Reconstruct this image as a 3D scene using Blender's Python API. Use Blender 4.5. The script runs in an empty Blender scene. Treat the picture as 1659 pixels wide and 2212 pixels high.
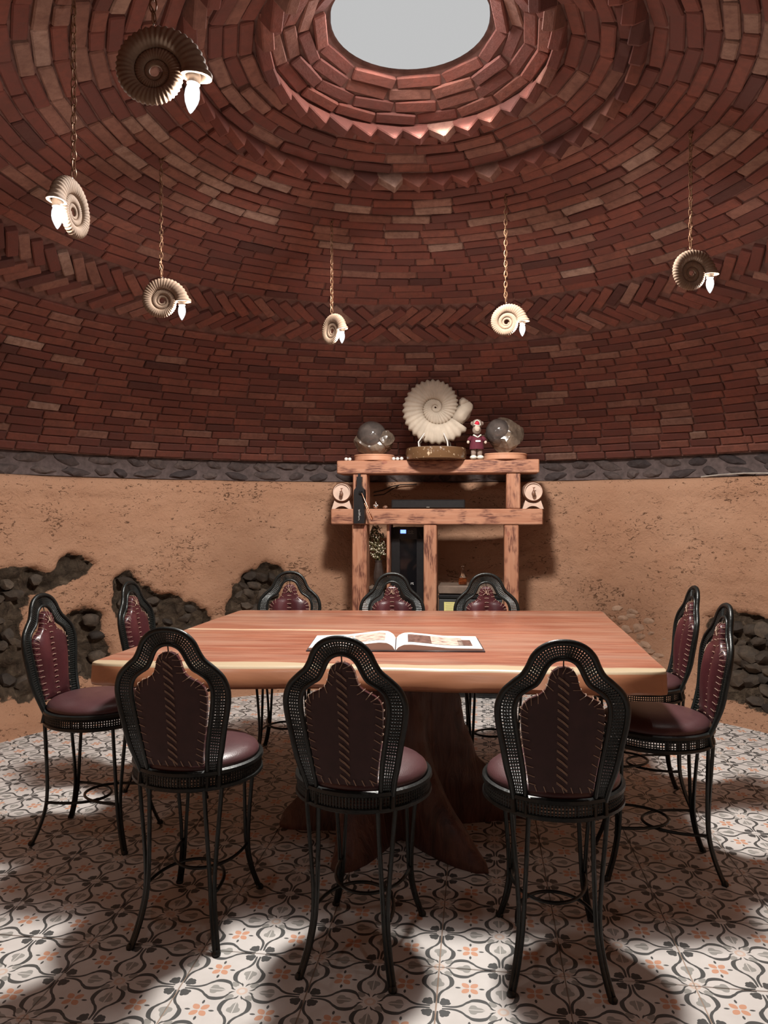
import bpy, bmesh, math, random
from mathutils import Vector, Matrix, noise as mnoise
random.seed(7)
PI = math.pi
SC = bpy.context.scene
COL = SC.collection

# ------------------------------------------------------------------ camera, world, light, exposure
FPX = 1626.0                      # focal length in pixels of the 1659 x 2212 frame
EYE = 1.28
cam_d = bpy.data.cameras.new('camera')
cam = bpy.data.objects.new('camera', cam_d)
COL.objects.link(cam)
cam.location = (0, 0, EYE)
cam.rotation_euler = (PI / 2, 0, 0)
cam_d.sensor_fit = 'HORIZONTAL'
cam_d.sensor_width = 36.0
cam_d.lens = 36.0 * FPX / 1659.0
cam_d.clip_start = 0.02
SC.camera = cam

world = bpy.data.worlds.new('world')
SC.world = world
world.use_nodes = True
wb = world.node_tree.nodes['Background']
wb.inputs[0].default_value = (0.75, 0.85, 1.0, 1)
wb.inputs[1].default_value = 0.03

SC.view_settings.view_transform = 'Standard'
SC.view_settings.look = 'None'
SC.view_settings.gamma = 1.0
SC.view_settings.use_curve_mapping = False
SC.view_settings.exposure = 0.0
SC.cycles.diffuse_bounces = 2

RC = Vector((0.10, 2.90, 0.0))    # centre of the round room
SKY_W, SPILL_W, BULB_W = 490.0, 20.0, 6.0

sky = bpy.data.lights.new('skylight_lamp', 'SPOT')
sky.shadow_soft_size = 0.17
sky.spot_size = math.radians(132)
sky.spot_blend = 0.16
sky.energy = SKY_W
sky.color = (1.0, 0.955, 0.90)
sky_o = bpy.data.objects.new('skylight_lamp', sky)
COL.objects.link(sky_o)
sky_o.location = (RC.x + 0.07, RC.y + 0.22, 3.10)
spill = bpy.data.lights.new('skylight_daylight', 'AREA')      # soft daylight through the frosted pane
spill.shape = 'DISK'
spill.size = 0.56
spill.energy = SPILL_W
spill.color = (1.0, 0.93, 0.90)
spill_o = bpy.data.objects.new('skylight_daylight', spill)
COL.objects.link(spill_o)
spill_o.location = (RC.x, RC.y, 3.155)

# ------------------------------------------------------------------ material helpers
def new_mat(name):
    m = bpy.data.materials.new(name)
    m.use_nodes = True
    nt = m.node_tree
    return m, nt, nt.nodes['Principled BSDF']

def N(nt, t, **kw):
    n = nt.nodes.new(t)
    for k, v in kw.items():
        if k.startswith('i_'):
            n.inputs[k[2:].replace('_', ' ')].default_value = v
        else:
            setattr(n, k, v)
    return n

def L(nt, a, b):
    nt.links.new(a, b)

def math_n(nt, op, a, b=None, c=None, clamp=False):
    n = nt.nodes.new('ShaderNodeMath')
    n.operation = op
    n.use_clamp = clamp
    for i, v in enumerate((a, b, c)):
        if v is None:
            continue
        if isinstance(v, (int, float)):
            n.inputs[i].default_value = v
        else:
            L(nt, v, n.inputs[i])
    return n.outputs[0]

def ramp(nt, fac, stops, interp='LINEAR'):
    n = nt.nodes.new('ShaderNodeValToRGB')
    cr = n.color_ramp
    cr.interpolation = interp
    while len(cr.elements) > 1:
        cr.elements.remove(cr.elements[-1])
    cr.elements[0].position = stops[0][0]
    cr.elements[0].color = (*stops[0][1], 1)
    for p, c in stops[1:]:
        e = cr.elements.new(p)
        e.color = (*c, 1)
    if fac is not None:
        L(nt, fac, n.inputs[0])
    return n.outputs[0]

def mix(nt, fac, a, b, mode='MIX'):
    n = nt.nodes.new('ShaderNodeMix')
    n.data_type = 'RGBA'
    n.blend_type = mode
    for s, v in ((n.inputs[0], fac), (n.inputs[6], a), (n.inputs[7], b)):
        if isinstance(v, (int, float)):
            s.default_value = v
        elif isinstance(v, tuple):
            s.default_value = (*v, 1)
        else:
            L(nt, v, s)
    return n.outputs[2]

def noise_n(nt, vec, scale, detail=4, rough=0.55, dist=0.0):
    n = nt.nodes.new('ShaderNodeTexNoise')
    n.inputs['Scale'].default_value = scale
    n.inputs['Detail'].default_value = detail
    n.inputs['Roughness'].default_value = rough
    n.inputs['Distortion'].default_value = dist
    if vec is not None:
        L(nt, vec, n.inputs['Vector'])
    return n.outputs['Fac']

def mapping(nt, out, scale=(1, 1, 1), rot=(0, 0, 0)):
    n = nt.nodes.new('ShaderNodeMapping')
    n.inputs['Scale'].default_value = scale
    n.inputs['Rotation'].default_value = rot
    L(nt, out, n.inputs['Vector'])
    return n.outputs[0]

def bump(nt, b, height, strength=0.4, dist=0.01):
    n = nt.nodes.new('ShaderNodeBump')
    n.inputs['Strength'].default_value = strength
    n.inputs['Distance'].default_value = dist
    L(nt, height, n.inputs['Height'])
    L(nt, n.outputs[0], b.inputs['Normal'])

def plain(name, col, rough=0.5, metal=0.0, var=0.15, scale=30, bmp=0.0, coat=0.0):
    m, nt, b = new_mat(name)
    tc = N(nt, 'ShaderNodeTexCoord').outputs['Object']
    f = noise_n(nt, tc, scale)
    dark = tuple(c * (1 - var) for c in col)
    lite = tuple(min(1, c * (1 + var)) for c in col)
    L(nt, ramp(nt, f, [(0.3, dark), (0.7, lite)]), b.inputs['Base Color'])
    b.inputs['Roughness'].default_value = rough
    b.inputs['Metallic'].default_value = metal
    b.inputs['Coat Weight'].default_value = coat
    if bmp:
        bump(nt, b, f, bmp, 0.004)
    return m

def emit(name, col, strength, transparent=0.0):
    m = bpy.data.materials.new(name)
    m.use_nodes = True
    nt = m.node_tree
    nt.nodes.clear()
    o = N(nt, 'ShaderNodeOutputMaterial')
    e = N(nt, 'ShaderNodeEmission')
    e.inputs[0].default_value = (*col, 1)
    e.inputs[1].default_value = strength
    if transparent:
        t = N(nt, 'ShaderNodeBsdfTransparent')
        mx = N(nt, 'ShaderNodeMixShader')
        mx.inputs[0].default_value = transparent
        L(nt, e.outputs[0], mx.inputs[1])
        L(nt, t.outputs[0], mx.inputs[2])
        L(nt, mx.outputs[0], o.inputs[0])
    else:
        L(nt, e.outputs[0], o.inputs[0])
    return m

# ------------------------------------------------------------------ materials
def brick_mat(name, per_object, pale):
    m, nt, b = new_mat(name)
    if per_object:
        rnd = N(nt, 'ShaderNodeObjectInfo').outputs['Random']
    else:
        rnd = N(nt, 'ShaderNodeNewGeometry').outputs['Random Per Island']
    if pale:
        stops = [(0.0, (0.25, 0.11, 0.08)), (0.4, (0.32, 0.17, 0.125)), (0.8, (0.39, 0.245, 0.185)), (1.0, (0.46, 0.31, 0.245))]
    else:
        stops = [(0.0, (0.085, 0.036, 0.032)), (0.06, (0.15, 0.055, 0.045)), (0.35, (0.205, 0.068, 0.052)),
                 (0.7, (0.255, 0.086, 0.061)), (0.9, (0.28, 0.112, 0.08)), (1.0, (0.34, 0.185, 0.14))]
    base = ramp(nt, rnd, stops)
    geo = N(nt, 'ShaderNodeNewGeometry').outputs['Position']
    f = noise_n(nt, geo, 34, 5, 0.65)
    f2 = noise_n(nt, geo, 6, 3)
    c = mix(nt, ramp(nt, f2, [(0.35, (0, 0, 0)), (0.75, (0.5, 0.5, 0.5))]), base, (0.11, 0.055, 0.045))
    c = mix(nt, ramp(nt, f, [(0.35, (0.45, 0.45, 0.45)), (0.6, (0, 0, 0))]), c, (0.13, 0.06, 0.048))
    L(nt, c, b.inputs['Base Color'])
    b.inputs['Roughness'].default_value = 0.85
    b.inputs['Specular IOR Level'].default_value = 0.25
    bump(nt, b, f, 0.5, 0.006)
    return m

M = {}
for po in (0, 1):
    for pl in (0, 1):
        M['brick%d%d' % (po, pl)] = brick_mat('brick_clay', po, pl)
M['mortar'] = plain('dome_mortar', (0.17, 0.083, 0.066), 0.95, 0, 0.35, 20, 0.6)
M['bandmortar'] = plain('stone_band_mortar', (0.115, 0.085, 0.08), 0.95, 0, 0.3, 30, 0.6)
M['black'] = plain('black_iron', (0.012, 0.014, 0.013), 0.36, 0.35, 0.3, 90, 0.25)
M['lace'] = plain('tan_lace', (0.36, 0.24, 0.17), 0.6, 0, 0.2, 60)
M['chain'] = plain('brass_chain', (0.22, 0.115, 0.06), 0.5, 0.5, 0.3, 60)
M['shell'] = plain('cast_fossil_stone', (0.23, 0.155, 0.105), 0.8, 0, 0.18, 25, 0.3)
M['bigshell'] = plain('pale_fossil_stone', (0.50, 0.42, 0.33), 0.75, 0, 0.14, 14, 0.3)
M['white'] = plain('white_ceramic', (0.74, 0.70, 0.66), 0.35, 0, 0.04)
M['blackplastic'] = plain('black_plastic', (0.012, 0.012, 0.013), 0.35, 0, 0.2, 40)
M['fridge'] = plain('charcoal_enamel', (0.055, 0.055, 0.055), 0.35, 0, 0.12, 12)
M['darkglass'] = plain('smoked_glass', (0.006, 0.006, 0.007), 0.06, 0, 0.1, 10)
M['silver'] = plain('silver_metal', (0.75, 0.74, 0.72), 0.2, 1.0, 0.1)
M['copper'] = plain('copper_metal', (0.62, 0.32, 0.20), 0.25, 1.0, 0.15)
M['paper'] = plain('page_paper', (0.72, 0.70, 0.66), 0.35, 0, 0.03, 8)
M['bookedge'] = plain('book_cover', (0.05, 0.035, 0.04), 0.4, 0, 0.2)
M['yellow'] = plain('yellow_label_paper', (0.72, 0.66, 0.25), 0.6, 0, 0.05)
M['ink'] = plain('grey_print', (0.30, 0.28, 0.24), 0.6, 0, 0.05)
M['whiteprint'] = plain('white_print', (0.75, 0.74, 0.72), 0.5, 0, 0.05)
M['palewood'] = plain('pale_barrel_wood', (0.66, 0.48, 0.38), 0.6, 0, 0.12, 14)
M['diskwood'] = plain('turned_wood', (0.62, 0.31, 0.19), 0.4, 0, 0.12, 9)
M['brown'] = plain('brown_tap_wood', (0.18, 0.085, 0.05), 0.45, 0, 0.2)
M['slab'] = plain('grey_brown_board', (0.17, 0.12, 0.09), 0.5, 0, 0.3, 16, 0.2)
M['plush'] = plain('grey_plush', (0.30, 0.22, 0.18), 0.95, 0, 0.25, 120, 0.6)
M['plushlight'] = plain('pale_plush', (0.62, 0.50, 0.40), 0.95, 0, 0.15, 120, 0.6)
M['maroon'] = plain('maroon_cloth', (0.11, 0.012, 0.025), 0.85, 0, 0.2, 80)
M['red'] = plain('red_felt', (0.62, 0.02, 0.05), 0.8, 0, 0.1, 80)
M['plushwhite'] = plain('white_plush', (0.78, 0.76, 0.66), 0.9, 0, 0.05, 80)
M['flower'] = plain('dried_blossom', (0.80, 0.70, 0.54), 0.9, 0, 0.25, 60)
M['stem'] = plain('dried_stem', (0.14, 0.12, 0.05), 0.9, 0, 0.25, 60)
M['vase'] = plain('dark_vase_glaze', (0.05, 0.035, 0.03), 0.2, 0, 0.2)
M['cord'] = plain('dark_cord', (0.03, 0.02, 0.018), 0.6)
M['palecord'] = plain('pale_cord', (0.45, 0.40, 0.35), 0.6)
M['led'] = emit('blue_display', (0.14, 0.24, 1.0), 3.4)
M['skypane'] = emit('bright_frosted_skylight', (1.0, 1.0, 1.0), 0.53)
M['bulb'] = emit('lit_frosted_bulb', (1.0, 1.0, 1.0), 1.6, 0.6)

def leather():
    m, nt, b = new_mat('oxblood_leather')
    tc = N(nt, 'ShaderNodeTexCoord').outputs['Object']
    f = noise_n(nt, tc, 9, 4)
    v = N(nt, 'ShaderNodeTexVoronoi')
    v.inputs['Scale'].default_value = 260
    L(nt, tc, v.inputs['Vector'])
    L(nt, ramp(nt, f, [(0.3, (0.040, 0.010, 0.013)), (0.7, (0.075, 0.019, 0.022))]), b.inputs['Base Color'])
    b.inputs['Roughness'].default_value = 0.30
    bump(nt, b, v.outputs[0], 0.12, 0.002)
    return m
M['leather'] = leather()
def suede():
    m, nt, b = new_mat('leather_flesh_side')
    tc = N(nt, 'ShaderNodeTexCoord').outputs['Object']
    f = noise_n(nt, tc, 22, 5)
    L(nt, ramp(nt, f, [(0.3, (0.028, 0.009, 0.010)), (0.7, (0.045, 0.016, 0.017))]), b.inputs['Base Color'])
    b.inputs['Roughness'].default_value = 0.7
    bump(nt, b, f, 0.2, 0.003)
    return m
M['suede'] = suede()
def seat_leather():
    m, nt, b = new_mat('seat_leather')
    tc = N(nt, 'ShaderNodeTexCoord').outputs['Object']
    f = noise_n(nt, tc, 7, 4)
    L(nt, ramp(nt, f, [(0.3, (0.060, 0.024, 0.026)), (0.7, (0.09, 0.038, 0.040))]), b.inputs['Base Color'])
    b.inputs['Roughness'].default_value = 0.38
    v = N(nt, 'ShaderNodeTexVoronoi')
    v.inputs['Scale'].default_value = 240
    L(nt, tc, v.inputs['Vector'])
    bump(nt, b, v.outputs[0], 0.12, 0.002)
    return m
M['seat'] = seat_leather()

def table_wood():
    # local x runs along the near edge, y away from it
    m, nt, b = new_mat('live_edge_table_wood')
    tc = N(nt, 'ShaderNodeTexCoord').outputs['Object']
    g1 = noise_n(nt, mapping(nt, tc, (0.9, 16, 3)), 2.2, 6, 0.6, 0.6)
    g2 = noise_n(nt, mapping(nt, tc, (1.4, 70, 8)), 3.0, 5, 0.6, 0.3)
    big = noise_n(nt, mapping(nt, tc, (0.5, 3.2, 1)), 2.0, 3)
    c = ramp(nt, g1, [(0.28, (0.15, 0.042, 0.022)), (0.42, (0.27, 0.088, 0.050)), (0.56, (0.34, 0.132, 0.078)), (0.74, (0.40, 0.21, 0.135))])
    c = mix(nt, ramp(nt, g2, [(0.36, (0.75, 0.75, 0.75)), (0.5, (0, 0, 0))]), c, (0.13, 0.036, 0.02))
    c = mix(nt, ramp(nt, big, [(0.42, (0, 0, 0)), (0.7, (0.55, 0.55, 0.55))]), c, (0.38, 0.25, 0.18))
    sx = N(nt, 'ShaderNodeSeparateXYZ')
    L(nt, tc, sx.inputs[0])
    wob = noise_n(nt, mapping(nt, tc, (1.6, 3, 1)), 1.6, 3)
    edge = math_n(nt, 'ADD', sx.outputs['Y'], math_n(nt, 'MULTIPLY', wob, -0.10))
    top = math_n(nt, 'GREATER_THAN', sx.outputs['Z'], -0.009)
    sap = math_n(nt, 'MULTIPLY', ramp(nt, edge, [(0.0, (1, 1, 1)), (0.006, (0.85, 0.85, 0.85)), (0.016, (0, 0, 0))]), top)
    c = mix(nt, math_n(nt, 'MULTIPLY', sap, ramp(nt, sx.outputs['X'], [(0.0, (1, 1, 1)), (1.0, (1, 1, 1))])), c, (0.46, 0.36, 0.235))
    # a pale streak with a dark check that runs across the left half
    st = math_n(nt, 'ABSOLUTE', math_n(nt, 'ADD', math_n(nt, 'SUBTRACT', sx.outputs['Y'], 0.74), math_n(nt, 'MULTIPLY', wob, -0.06)))
    stm = math_n(nt, 'MULTIPLY', ramp(nt, st, [(0.0, (0.85, 0.85, 0.85)), (0.012, (0.6, 0.6, 0.6)), (0.02, (0, 0, 0))]),
                 ramp(nt, sx.outputs['X'], [(0.0, (1, 1, 1)), (0.75, (1, 1, 1)), (0.95, (0, 0, 0))]))
    c = mix(nt, stm, c, (0.70, 0.52, 0.34))
    side = math_n(nt, 'SUBTRACT', 1.0, top)
    c = mix(nt, math_n(nt, 'MULTIPLY', side, 0.75), c, (0.40, 0.165, 0.075))
    L(nt, c, b.inputs['Base Color'])
    b.inputs['Roughness'].default_value = 0.33
    b.inputs['Coat Weight'].default_value = 0.25
    b.inputs['Coat Roughness'].default_value = 0.22
    bump(nt, b, g2, 0.08, 0.002)
    return m
M['table'] = table_wood()

def trunk_wood():
    m, nt, b = new_mat('dark_root_wood')
    tc = N(nt, 'ShaderNodeTexCoord').outputs['Object']
    g = noise_n(nt, mapping(nt, tc, (7, 7, 1.4)), 3, 6, 0.6, 0.8)
    L(nt, ramp(nt, g, [(0.3, (0.035, 0.014, 0.011)), (0.5, (0.085, 0.034, 0.025)), (0.75, (0.14, 0.062, 0.042))]), b.inputs['Base Color'])
    b.inputs['Roughness'].default_value = 0.5
    bump(nt, b, g, 0.6, 0.02)
    return m
M['trunk'] = trunk_wood()

def beam_wood(name, axis):
    m, nt, b = new_mat(name)
    tc = N(nt, 'ShaderNodeTexCoord').outputs['Object']
    oi = N(nt, 'ShaderNodeObjectInfo').outputs['Random']
    comb = N(nt, 'ShaderNodeCombineXYZ')
    for i in range(3):
        L(nt, math_n(nt, 'MULTIPLY', oi, 17.0 + i * 3), comb.inputs[i])
    va = N(nt, 'ShaderNodeVectorMath')
    L(nt, tc, va.inputs[0])
    L(nt, comb.outputs[0], va.inputs[1])
    p = va.outputs[0]
    lo, hi = 1.4, 16.0
    sc = (lo, hi, hi) if axis == 0 else (hi, hi, lo)
    g = noise_n(nt, mapping(nt, p, sc), 2.2, 6, 0.6, 0.5)
    g2 = noise_n(nt, mapping(nt, p, tuple(s * 3.5 for s in sc)), 2.4, 4, 0.6)
    s2 = (3.2, 7, 7) if axis == 0 else (7, 7, 3.2)
    scorch = noise_n(nt, mapping(nt, p, s2), 2.3, 3, 0.5)
    c = ramp(nt, g, [(0.3, (0.38, 0.155, 0.083)), (0.55, (0.47, 0.22, 0.128)), (0.8, (0.52, 0.285, 0.178))])
    c = mix(nt, math_n(nt, 'MULTIPLY', ramp(nt, scorch, [(0.48, (0, 0, 0)), (0.60, (0.95, 0.95, 0.95))]),
                       ramp(nt, g2, [(0.44, (1, 1, 1)), (0.58, (0.12, 0.12, 0.12))])), c, (0.12, 0.035, 0.022))
    v = N(nt, 'ShaderNodeTexVoronoi')
    v.inputs['Scale'].default_value = 4.2
    L(nt, mapping(nt, p, (1, 1.6, 1.6) if axis == 0 else (1.6, 1.6, 1)), v.inputs['Vector'])
    c = mix(nt, ramp(nt, v.outputs['Distance'], [(0.0, (0.8, 0.8, 0.8)), (0.07, (0.7, 0.7, 0.7)), (0.1, (0, 0, 0))]), c, (0.30, 0.10, 0.06))
    L(nt, c, b.inputs['Base Color'])
    b.inputs['Roughness'].default_value = 0.55
    bump(nt, b, g2, 0.25, 0.003)
    return m
M['beamx'] = beam_wood('scorched_pine_horizontal', 0)
M['beamz'] = beam_wood('scorched_pine_upright', 2)

def plaster():
    m, nt, b = new_mat('ochre_plaster_over_rock')
    geo = N(nt, 'ShaderNodeNewGeometry').outputs['Position']
    at = N(nt, 'ShaderNodeAttribute')
    at.attribute_name = 'rock'
    f1 = noise_n(nt, geo, 2.2, 4)
    f2 = noise_n(nt, geo, 46, 6, 0.7)
    f3 = noise_n(nt, geo, 15, 5, 0.65, 0.8)
    f4 = noise_n(nt, mapping(nt, geo, (1, 1, 2.1)), 21, 7, 0.75, 1.4)
    c = ramp(nt, f1, [(0.3, (0.40, 0.212, 0.127)), (0.7, (0.46, 0.265, 0.168))])
    c = mix(nt, ramp(nt, f2, [(0.4, (0.3, 0.3, 0.3)), (0.6, (0, 0, 0))]), c, (0.44, 0.24, 0.145))
    pit = ramp(nt, math_n(nt, 'ADD', f4, math_n(nt, 'MULTIPLY', math_n(nt, 'SUBTRACT', noise_n(nt, geo, 3.1, 3), 0.5), 0.28)), [(0.352, (1, 1, 1)), (0.397, (0, 0, 0))])
    c = mix(nt, math_n(nt, 'MULTIPLY', pit, 0.8), c, (0.19, 0.095, 0.05))
    rk = math_n(nt, 'ADD', at.outputs['Fac'], math_n(nt, 'MULTIPLY', math_n(nt, 'SUBTRACT', f3, 0.5), 1.1))
    rm = ramp(nt, rk, [(0.42, (0, 0, 0)), (0.58, (1, 1, 1))])
    rock = ramp(nt, f3, [(0.3, (0.022, 0.015, 0.010)), (0.55, (0.065, 0.045, 0.030)), (0.75, (0.15, 0.11, 0.075))])
    c = mix(nt, rm, c, rock)
    L(nt, c, b.inputs['Base Color'])
    b.inputs['Roughness'].default_value = 0.92
    b.inputs['Specular IOR Level'].default_value = 0.2
    h = math_n(nt, 'ADD', math_n(nt, 'MULTIPLY', f2, 0.55), math_n(nt, 'SUBTRACT', math_n(nt, 'MULTIPLY', f3, 0.6), math_n(nt, 'MULTIPLY', pit, 0.7)))
    bump(nt, b, h, 0.95, 0.018)
    return m
M['plaster'] = plaster()

def stone_mat(name, a, bb):
    m, nt, b = new_mat(name)
    oi = N(nt, 'ShaderNodeObjectInfo').outputs['Random']
    geo = N(nt, 'ShaderNodeNewGeometry').outputs['Position']
    f = noise_n(nt, geo, 26, 5, 0.65)
    c = ramp(nt, oi, [(0.0, a), (1.0, bb)])
    c = mix(nt, ramp(nt, f, [(0.35, (0.6, 0.6, 0.6)), (0.65, (0, 0, 0))]), c, tuple(x * 0.5 for x in a))
    L(nt, c, b.inputs['Base Color'])
    b.inputs['Roughness'].default_value = 0.8
    bump(nt, b, f, 0.6, 0.01)
    return m
M['bandstone'] = stone_mat('grey_field_stone', (0.045, 0.032, 0.032), (0.13, 0.093, 0.082))
M['rockstone'] = stone_mat('dark_rubble_stone', (0.025, 0.017, 0.012), (0.11, 0.078, 0.052))
M['plasterstone'] = stone_mat('plastered_stone', (0.40, 0.245, 0.16), (0.52, 0.34, 0.23))

def geode_mat(name, dark):
    m, nt, b = new_mat(name)
    tc = N(nt, 'ShaderNodeTexCoord').outputs['Object']
    f = noise_n(nt, tc, 12, 6, 0.6, 0.6)
    if dark:
        st = [(0.3, (0.05, 0.042, 0.038)), (0.6, (0.11, 0.09, 0.08)), (0.8, (0.2, 0.16, 0.13))]
    else:
        st = [(0.3, (0.05, 0.036, 0.025)), (0.5, (0.13, 0.095, 0.07)), (0.75, (0.28, 0.21, 0.15))]
    L(nt, ramp(nt, f, st), b.inputs['Base Color'])
    b.inputs['Roughness'].default_value = 0.12 if dark else 0.28
    b.inputs['Coat Weight'].default_value = 0.5
    if not dark:
        v = N(nt, 'ShaderNodeTexVoronoi')
        v.inputs['Scale'].default_value = 26
        L(nt, tc, v.inputs['Vector'])
        bump(nt, b, v.outputs[0], 0.7, 0.01)
    return m
M['geodedark'] = geode_mat('polished_grey_mineral', True)
M['geoderough'] = geode_mat('rough_crystal_mineral', False)

def polished_base():
    m, nt, b = new_mat('polished_brown_stone')
    tc = N(nt, 'ShaderNodeTexCoord').outputs['Object']
    f = noise_n(nt, tc, 40, 3, 0.5)
    L(nt, ramp(nt, f, [(0.62, (0.14, 0.075, 0.036)), (0.68, (0.55, 0.42, 0.28))]), b.inputs['Base Color'])
    b.inputs['Roughness'].default_value = 0.15
    return m
M['stonebase'] = polished_base()

def print_mat(name, seed):
    m, nt, b = new_mat(name)
    tc = N(nt, 'ShaderNodeTexCoord').outputs['Object']
    mp = mapping(nt, tc, (1, 1, 0))
    f = noise_n(nt, mp, 26 + seed, 5, 0.6)
    L(nt, ramp(nt, f, [(0.3, (0.13, 0.06, 0.05)), (0.45, (0.5, 0.36, 0.30)), (0.6, (0.66, 0.55, 0.46)), (0.7, (0.40, 0.30, 0.16))]), b.inputs['Base Color'])
    b.inputs['Roughness'].default_value = 0.3
    return m
M['photo'] = print_mat('printed_photograph', 0)
M['photodark'] = plain('dark_printed_photograph', (0.14, 0.075, 0.06), 0.3, 0, 0.6, 60)

def amber_glass():
    m, nt, b = new_mat('amber_spirit')
    b.inputs['Base Color'].default_value = (0.75, 0.25, 0.08, 1)
    b.inputs['Roughness'].default_value = 0.05
    b.inputs['Transmission Weight'].default_value = 0.85
    b.inputs['IOR'].default_value = 1.36
    return m
M['amber'] = amber_glass()
def clear_glass():
    m, nt, b = new_mat('clear_glass')
    b.inputs['Base Color'].default_value = (0.95, 0.93, 0.9, 1)
    b.inputs['Roughness'].default_value = 0.03
    b.inputs['Transmission Weight'].default_value = 1.0
    b.inputs['IOR'].default_value = 1.3
    return m
M['glass'] = clear_glass()

def tile_mat():
    """cement tile: printed ogee pods, leaves and small orange blossoms; p runs from a node to a rosette"""
    m, nt, b = new_mat('patterned_cement_tile')
    uv = N(nt, 'ShaderNodeUVMap')
    uv.uv_map = 'UVMap'
    wob = nt.nodes.new('ShaderNodeTexNoise')
    wob.inputs['Scale'].default_value = 9
    L(nt, uv.outputs[0], wob.inputs['Vector'])
    sp = N(nt, 'ShaderNodeSeparateXYZ')
    L(nt, uv.outputs[0], sp.inputs[0])
    x, y = sp.outputs['X'], sp.outputs['Y']
    s = math_n(nt, 'ADD', x, y)
    t = math_n(nt, 'SUBTRACT', x, y)
    def fold(v):      # distance to the nearest integer
        return math_n(nt, 'ABSOLUTE', math_n(nt, 'SUBTRACT', v, math_n(nt, 'ROUND', v)))
    sf, tf = fold(s), fold(t)
    p = math_n(nt, 'MULTIPLY', math_n(nt, 'ADD', sf, tf), 0.5)
    q = math_n(nt, 'ABSOLUTE', math_n(nt, 'MULTIPLY', math_n(nt, 'SUBTRACT', sf, tf), 0.5))
    def curve(v, pts):
        n = nt.nodes.new('ShaderNodeFloatCurve')
        c = n.mapping.curves[0]
        while len(c.points) > 2:
            c.points.remove(c.points[1])
        c.points[0].location = pts[0]
        c.points[1].location = pts[-1]
        for a in pts[1:-1]:
            c.points.new(*a)
        n.mapping.update()
        L(nt, v, n.inputs['Value'])
        return n.outputs[0]
    p2 = math_n(nt, 'MULTIPLY', p, 2.0)
    w = math_n(nt, 'MULTIPLY', curve(p2, [(0, .16), (.12, .12), (.26, .13), (.36, .28), (.48, .72), (.60, .95), (.72, .86), (.80, .50), (.86, .14), (1, .0)]), 0.115)
    d = math_n(nt, 'ABSOLUTE', math_n(nt, 'SUBTRACT', q, w))
    thick = math_n(nt, 'MULTIPLY', curve(p2, [(0, .25), (.2, .5), (.5, .8), (.66, 1), (.8, .8), (.9, .1), (1, 0)]), 0.0190)
    line = math_n(nt, 'LESS_THAN', d, thick)
    line = math_n(nt, 'MULTIPLY', line, math_n(nt, 'LESS_THAN', p, 0.445))
    line = math_n(nt, 'MULTIPLY', line, math_n(nt, 'GREATER_THAN', p, 0.045))
    def ell(cx, cy, rx, ry, rot=0.0):
        dx = math_n(nt, 'SUBTRACT', p, cx)
        dy = math_n(nt, 'SUBTRACT', q, cy)
        c, sn = math.cos(rot), math.sin(rot)
        u = math_n(nt, 'ADD', math_n(nt, 'MULTIPLY', dx, c), math_n(nt, 'MULTIPLY', dy, sn))
        v = math_n(nt, 'SUBTRACT', math_n(nt, 'MULTIPLY', dy, c), math_n(nt, 'MULTIPLY', dx, sn))
        e = math_n(nt, 'ADD', math_n(nt, 'POWER', math_n(nt, 'DIVIDE', math_n(nt, 'ABSOLUTE', u), rx), 1.7),
                   math_n(nt, 'POWER', math_n(nt, 'DIVIDE', math_n(nt, 'ABSOLUTE', v), ry), 1.7))
        return math_n(nt, 'LESS_THAN', e, 1.0)
    heart = math_n(nt, 'MAXIMUM', ell(0.066, 0.060, 0.043, 0.030, PI / 4), ell(0.088, 0.052, 0.022, 0.020, 0))
    dots = ell(0.250, 0.158, 0.010, 0.022, 0.0)
    black = math_n(nt, 'MAXIMUM', math_n(nt, 'MAXIMUM', line, heart), dots)
    leaf = math_n(nt, 'MULTIPLY', math_n(nt, 'LESS_THAN', q, math_n(nt, 'MULTIPLY', curve(p2, [(0, 0), (.46, 0), (.50, .55), (.56, 1), (.62, .6), (.68, .45), (.78, 0), (1, 0)]), 0.052)), math_n(nt, 'GREATER_THAN', q, 0.004))
    ros = math_n(nt, 'MAXIMUM', ell(0.420, 0.078, 0.038, 0.025, -PI / 4 - 0.25), ell(0.415, 0.022, 0.018, 0.006, -0.4))
    grey = math_n(nt, 'MAXIMUM', leaf, ros)
    orange = math_n(nt, 'MAXIMUM', ell(0.216, 0.216, 0.036, 0.026, PI / 4), ell(0.284, 0.216, 0.036, 0.026, -PI / 4))
    rad = math_n(nt, 'SQRT', math_n(nt, 'ADD', math_n(nt, 'POWER', math_n(nt, 'SUBTRACT', p, 0.5), 2.0), math_n(nt, 'POWER', q, 2.0)))
    ring = math_n(nt, 'LESS_THAN', math_n(nt, 'ABSOLUTE', math_n(nt, 'SUBTRACT', rad, 0.034)), 0.010)
    geo = N(nt, 'ShaderNodeNewGeometry').outputs['Position']
    f = noise_n(nt, geo, 8, 5, 0.6)
    base = ramp(nt, f, [(0.3, (0.58, 0.545, 0.515)), (0.7, (0.67, 0.635, 0.605))])
    c = mix(nt, math_n(nt, 'MULTIPLY', grey, 0.75), base, (0.21, 0.21, 0.19))
    c = mix(nt, math_n(nt, 'MULTIPLY', orange, 0.75), c, (0.58, 0.22, 0.085))
    c = mix(nt, math_n(nt, 'MULTIPLY', ring, 0.45), c, (0.62, 0.36, 0.22))
    c = mix(nt, math_n(nt, 'MULTIPLY', black, 0.93), c, (0.035, 0.038, 0.038))
    L(nt, c, b.inputs['Base Color'])
    b.inputs['Roughness'].default_value = 0.5
    b.inputs['Specular IOR Level'].default_value = 0.35
    bump(nt, b, f, 0.05, 0.003)
    return m
M['tile'] = tile_mat()
M['grout'] = plain('tile_grout', (0.34, 0.24, 0.18), 0.9, 0, 0.2, 20)

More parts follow.
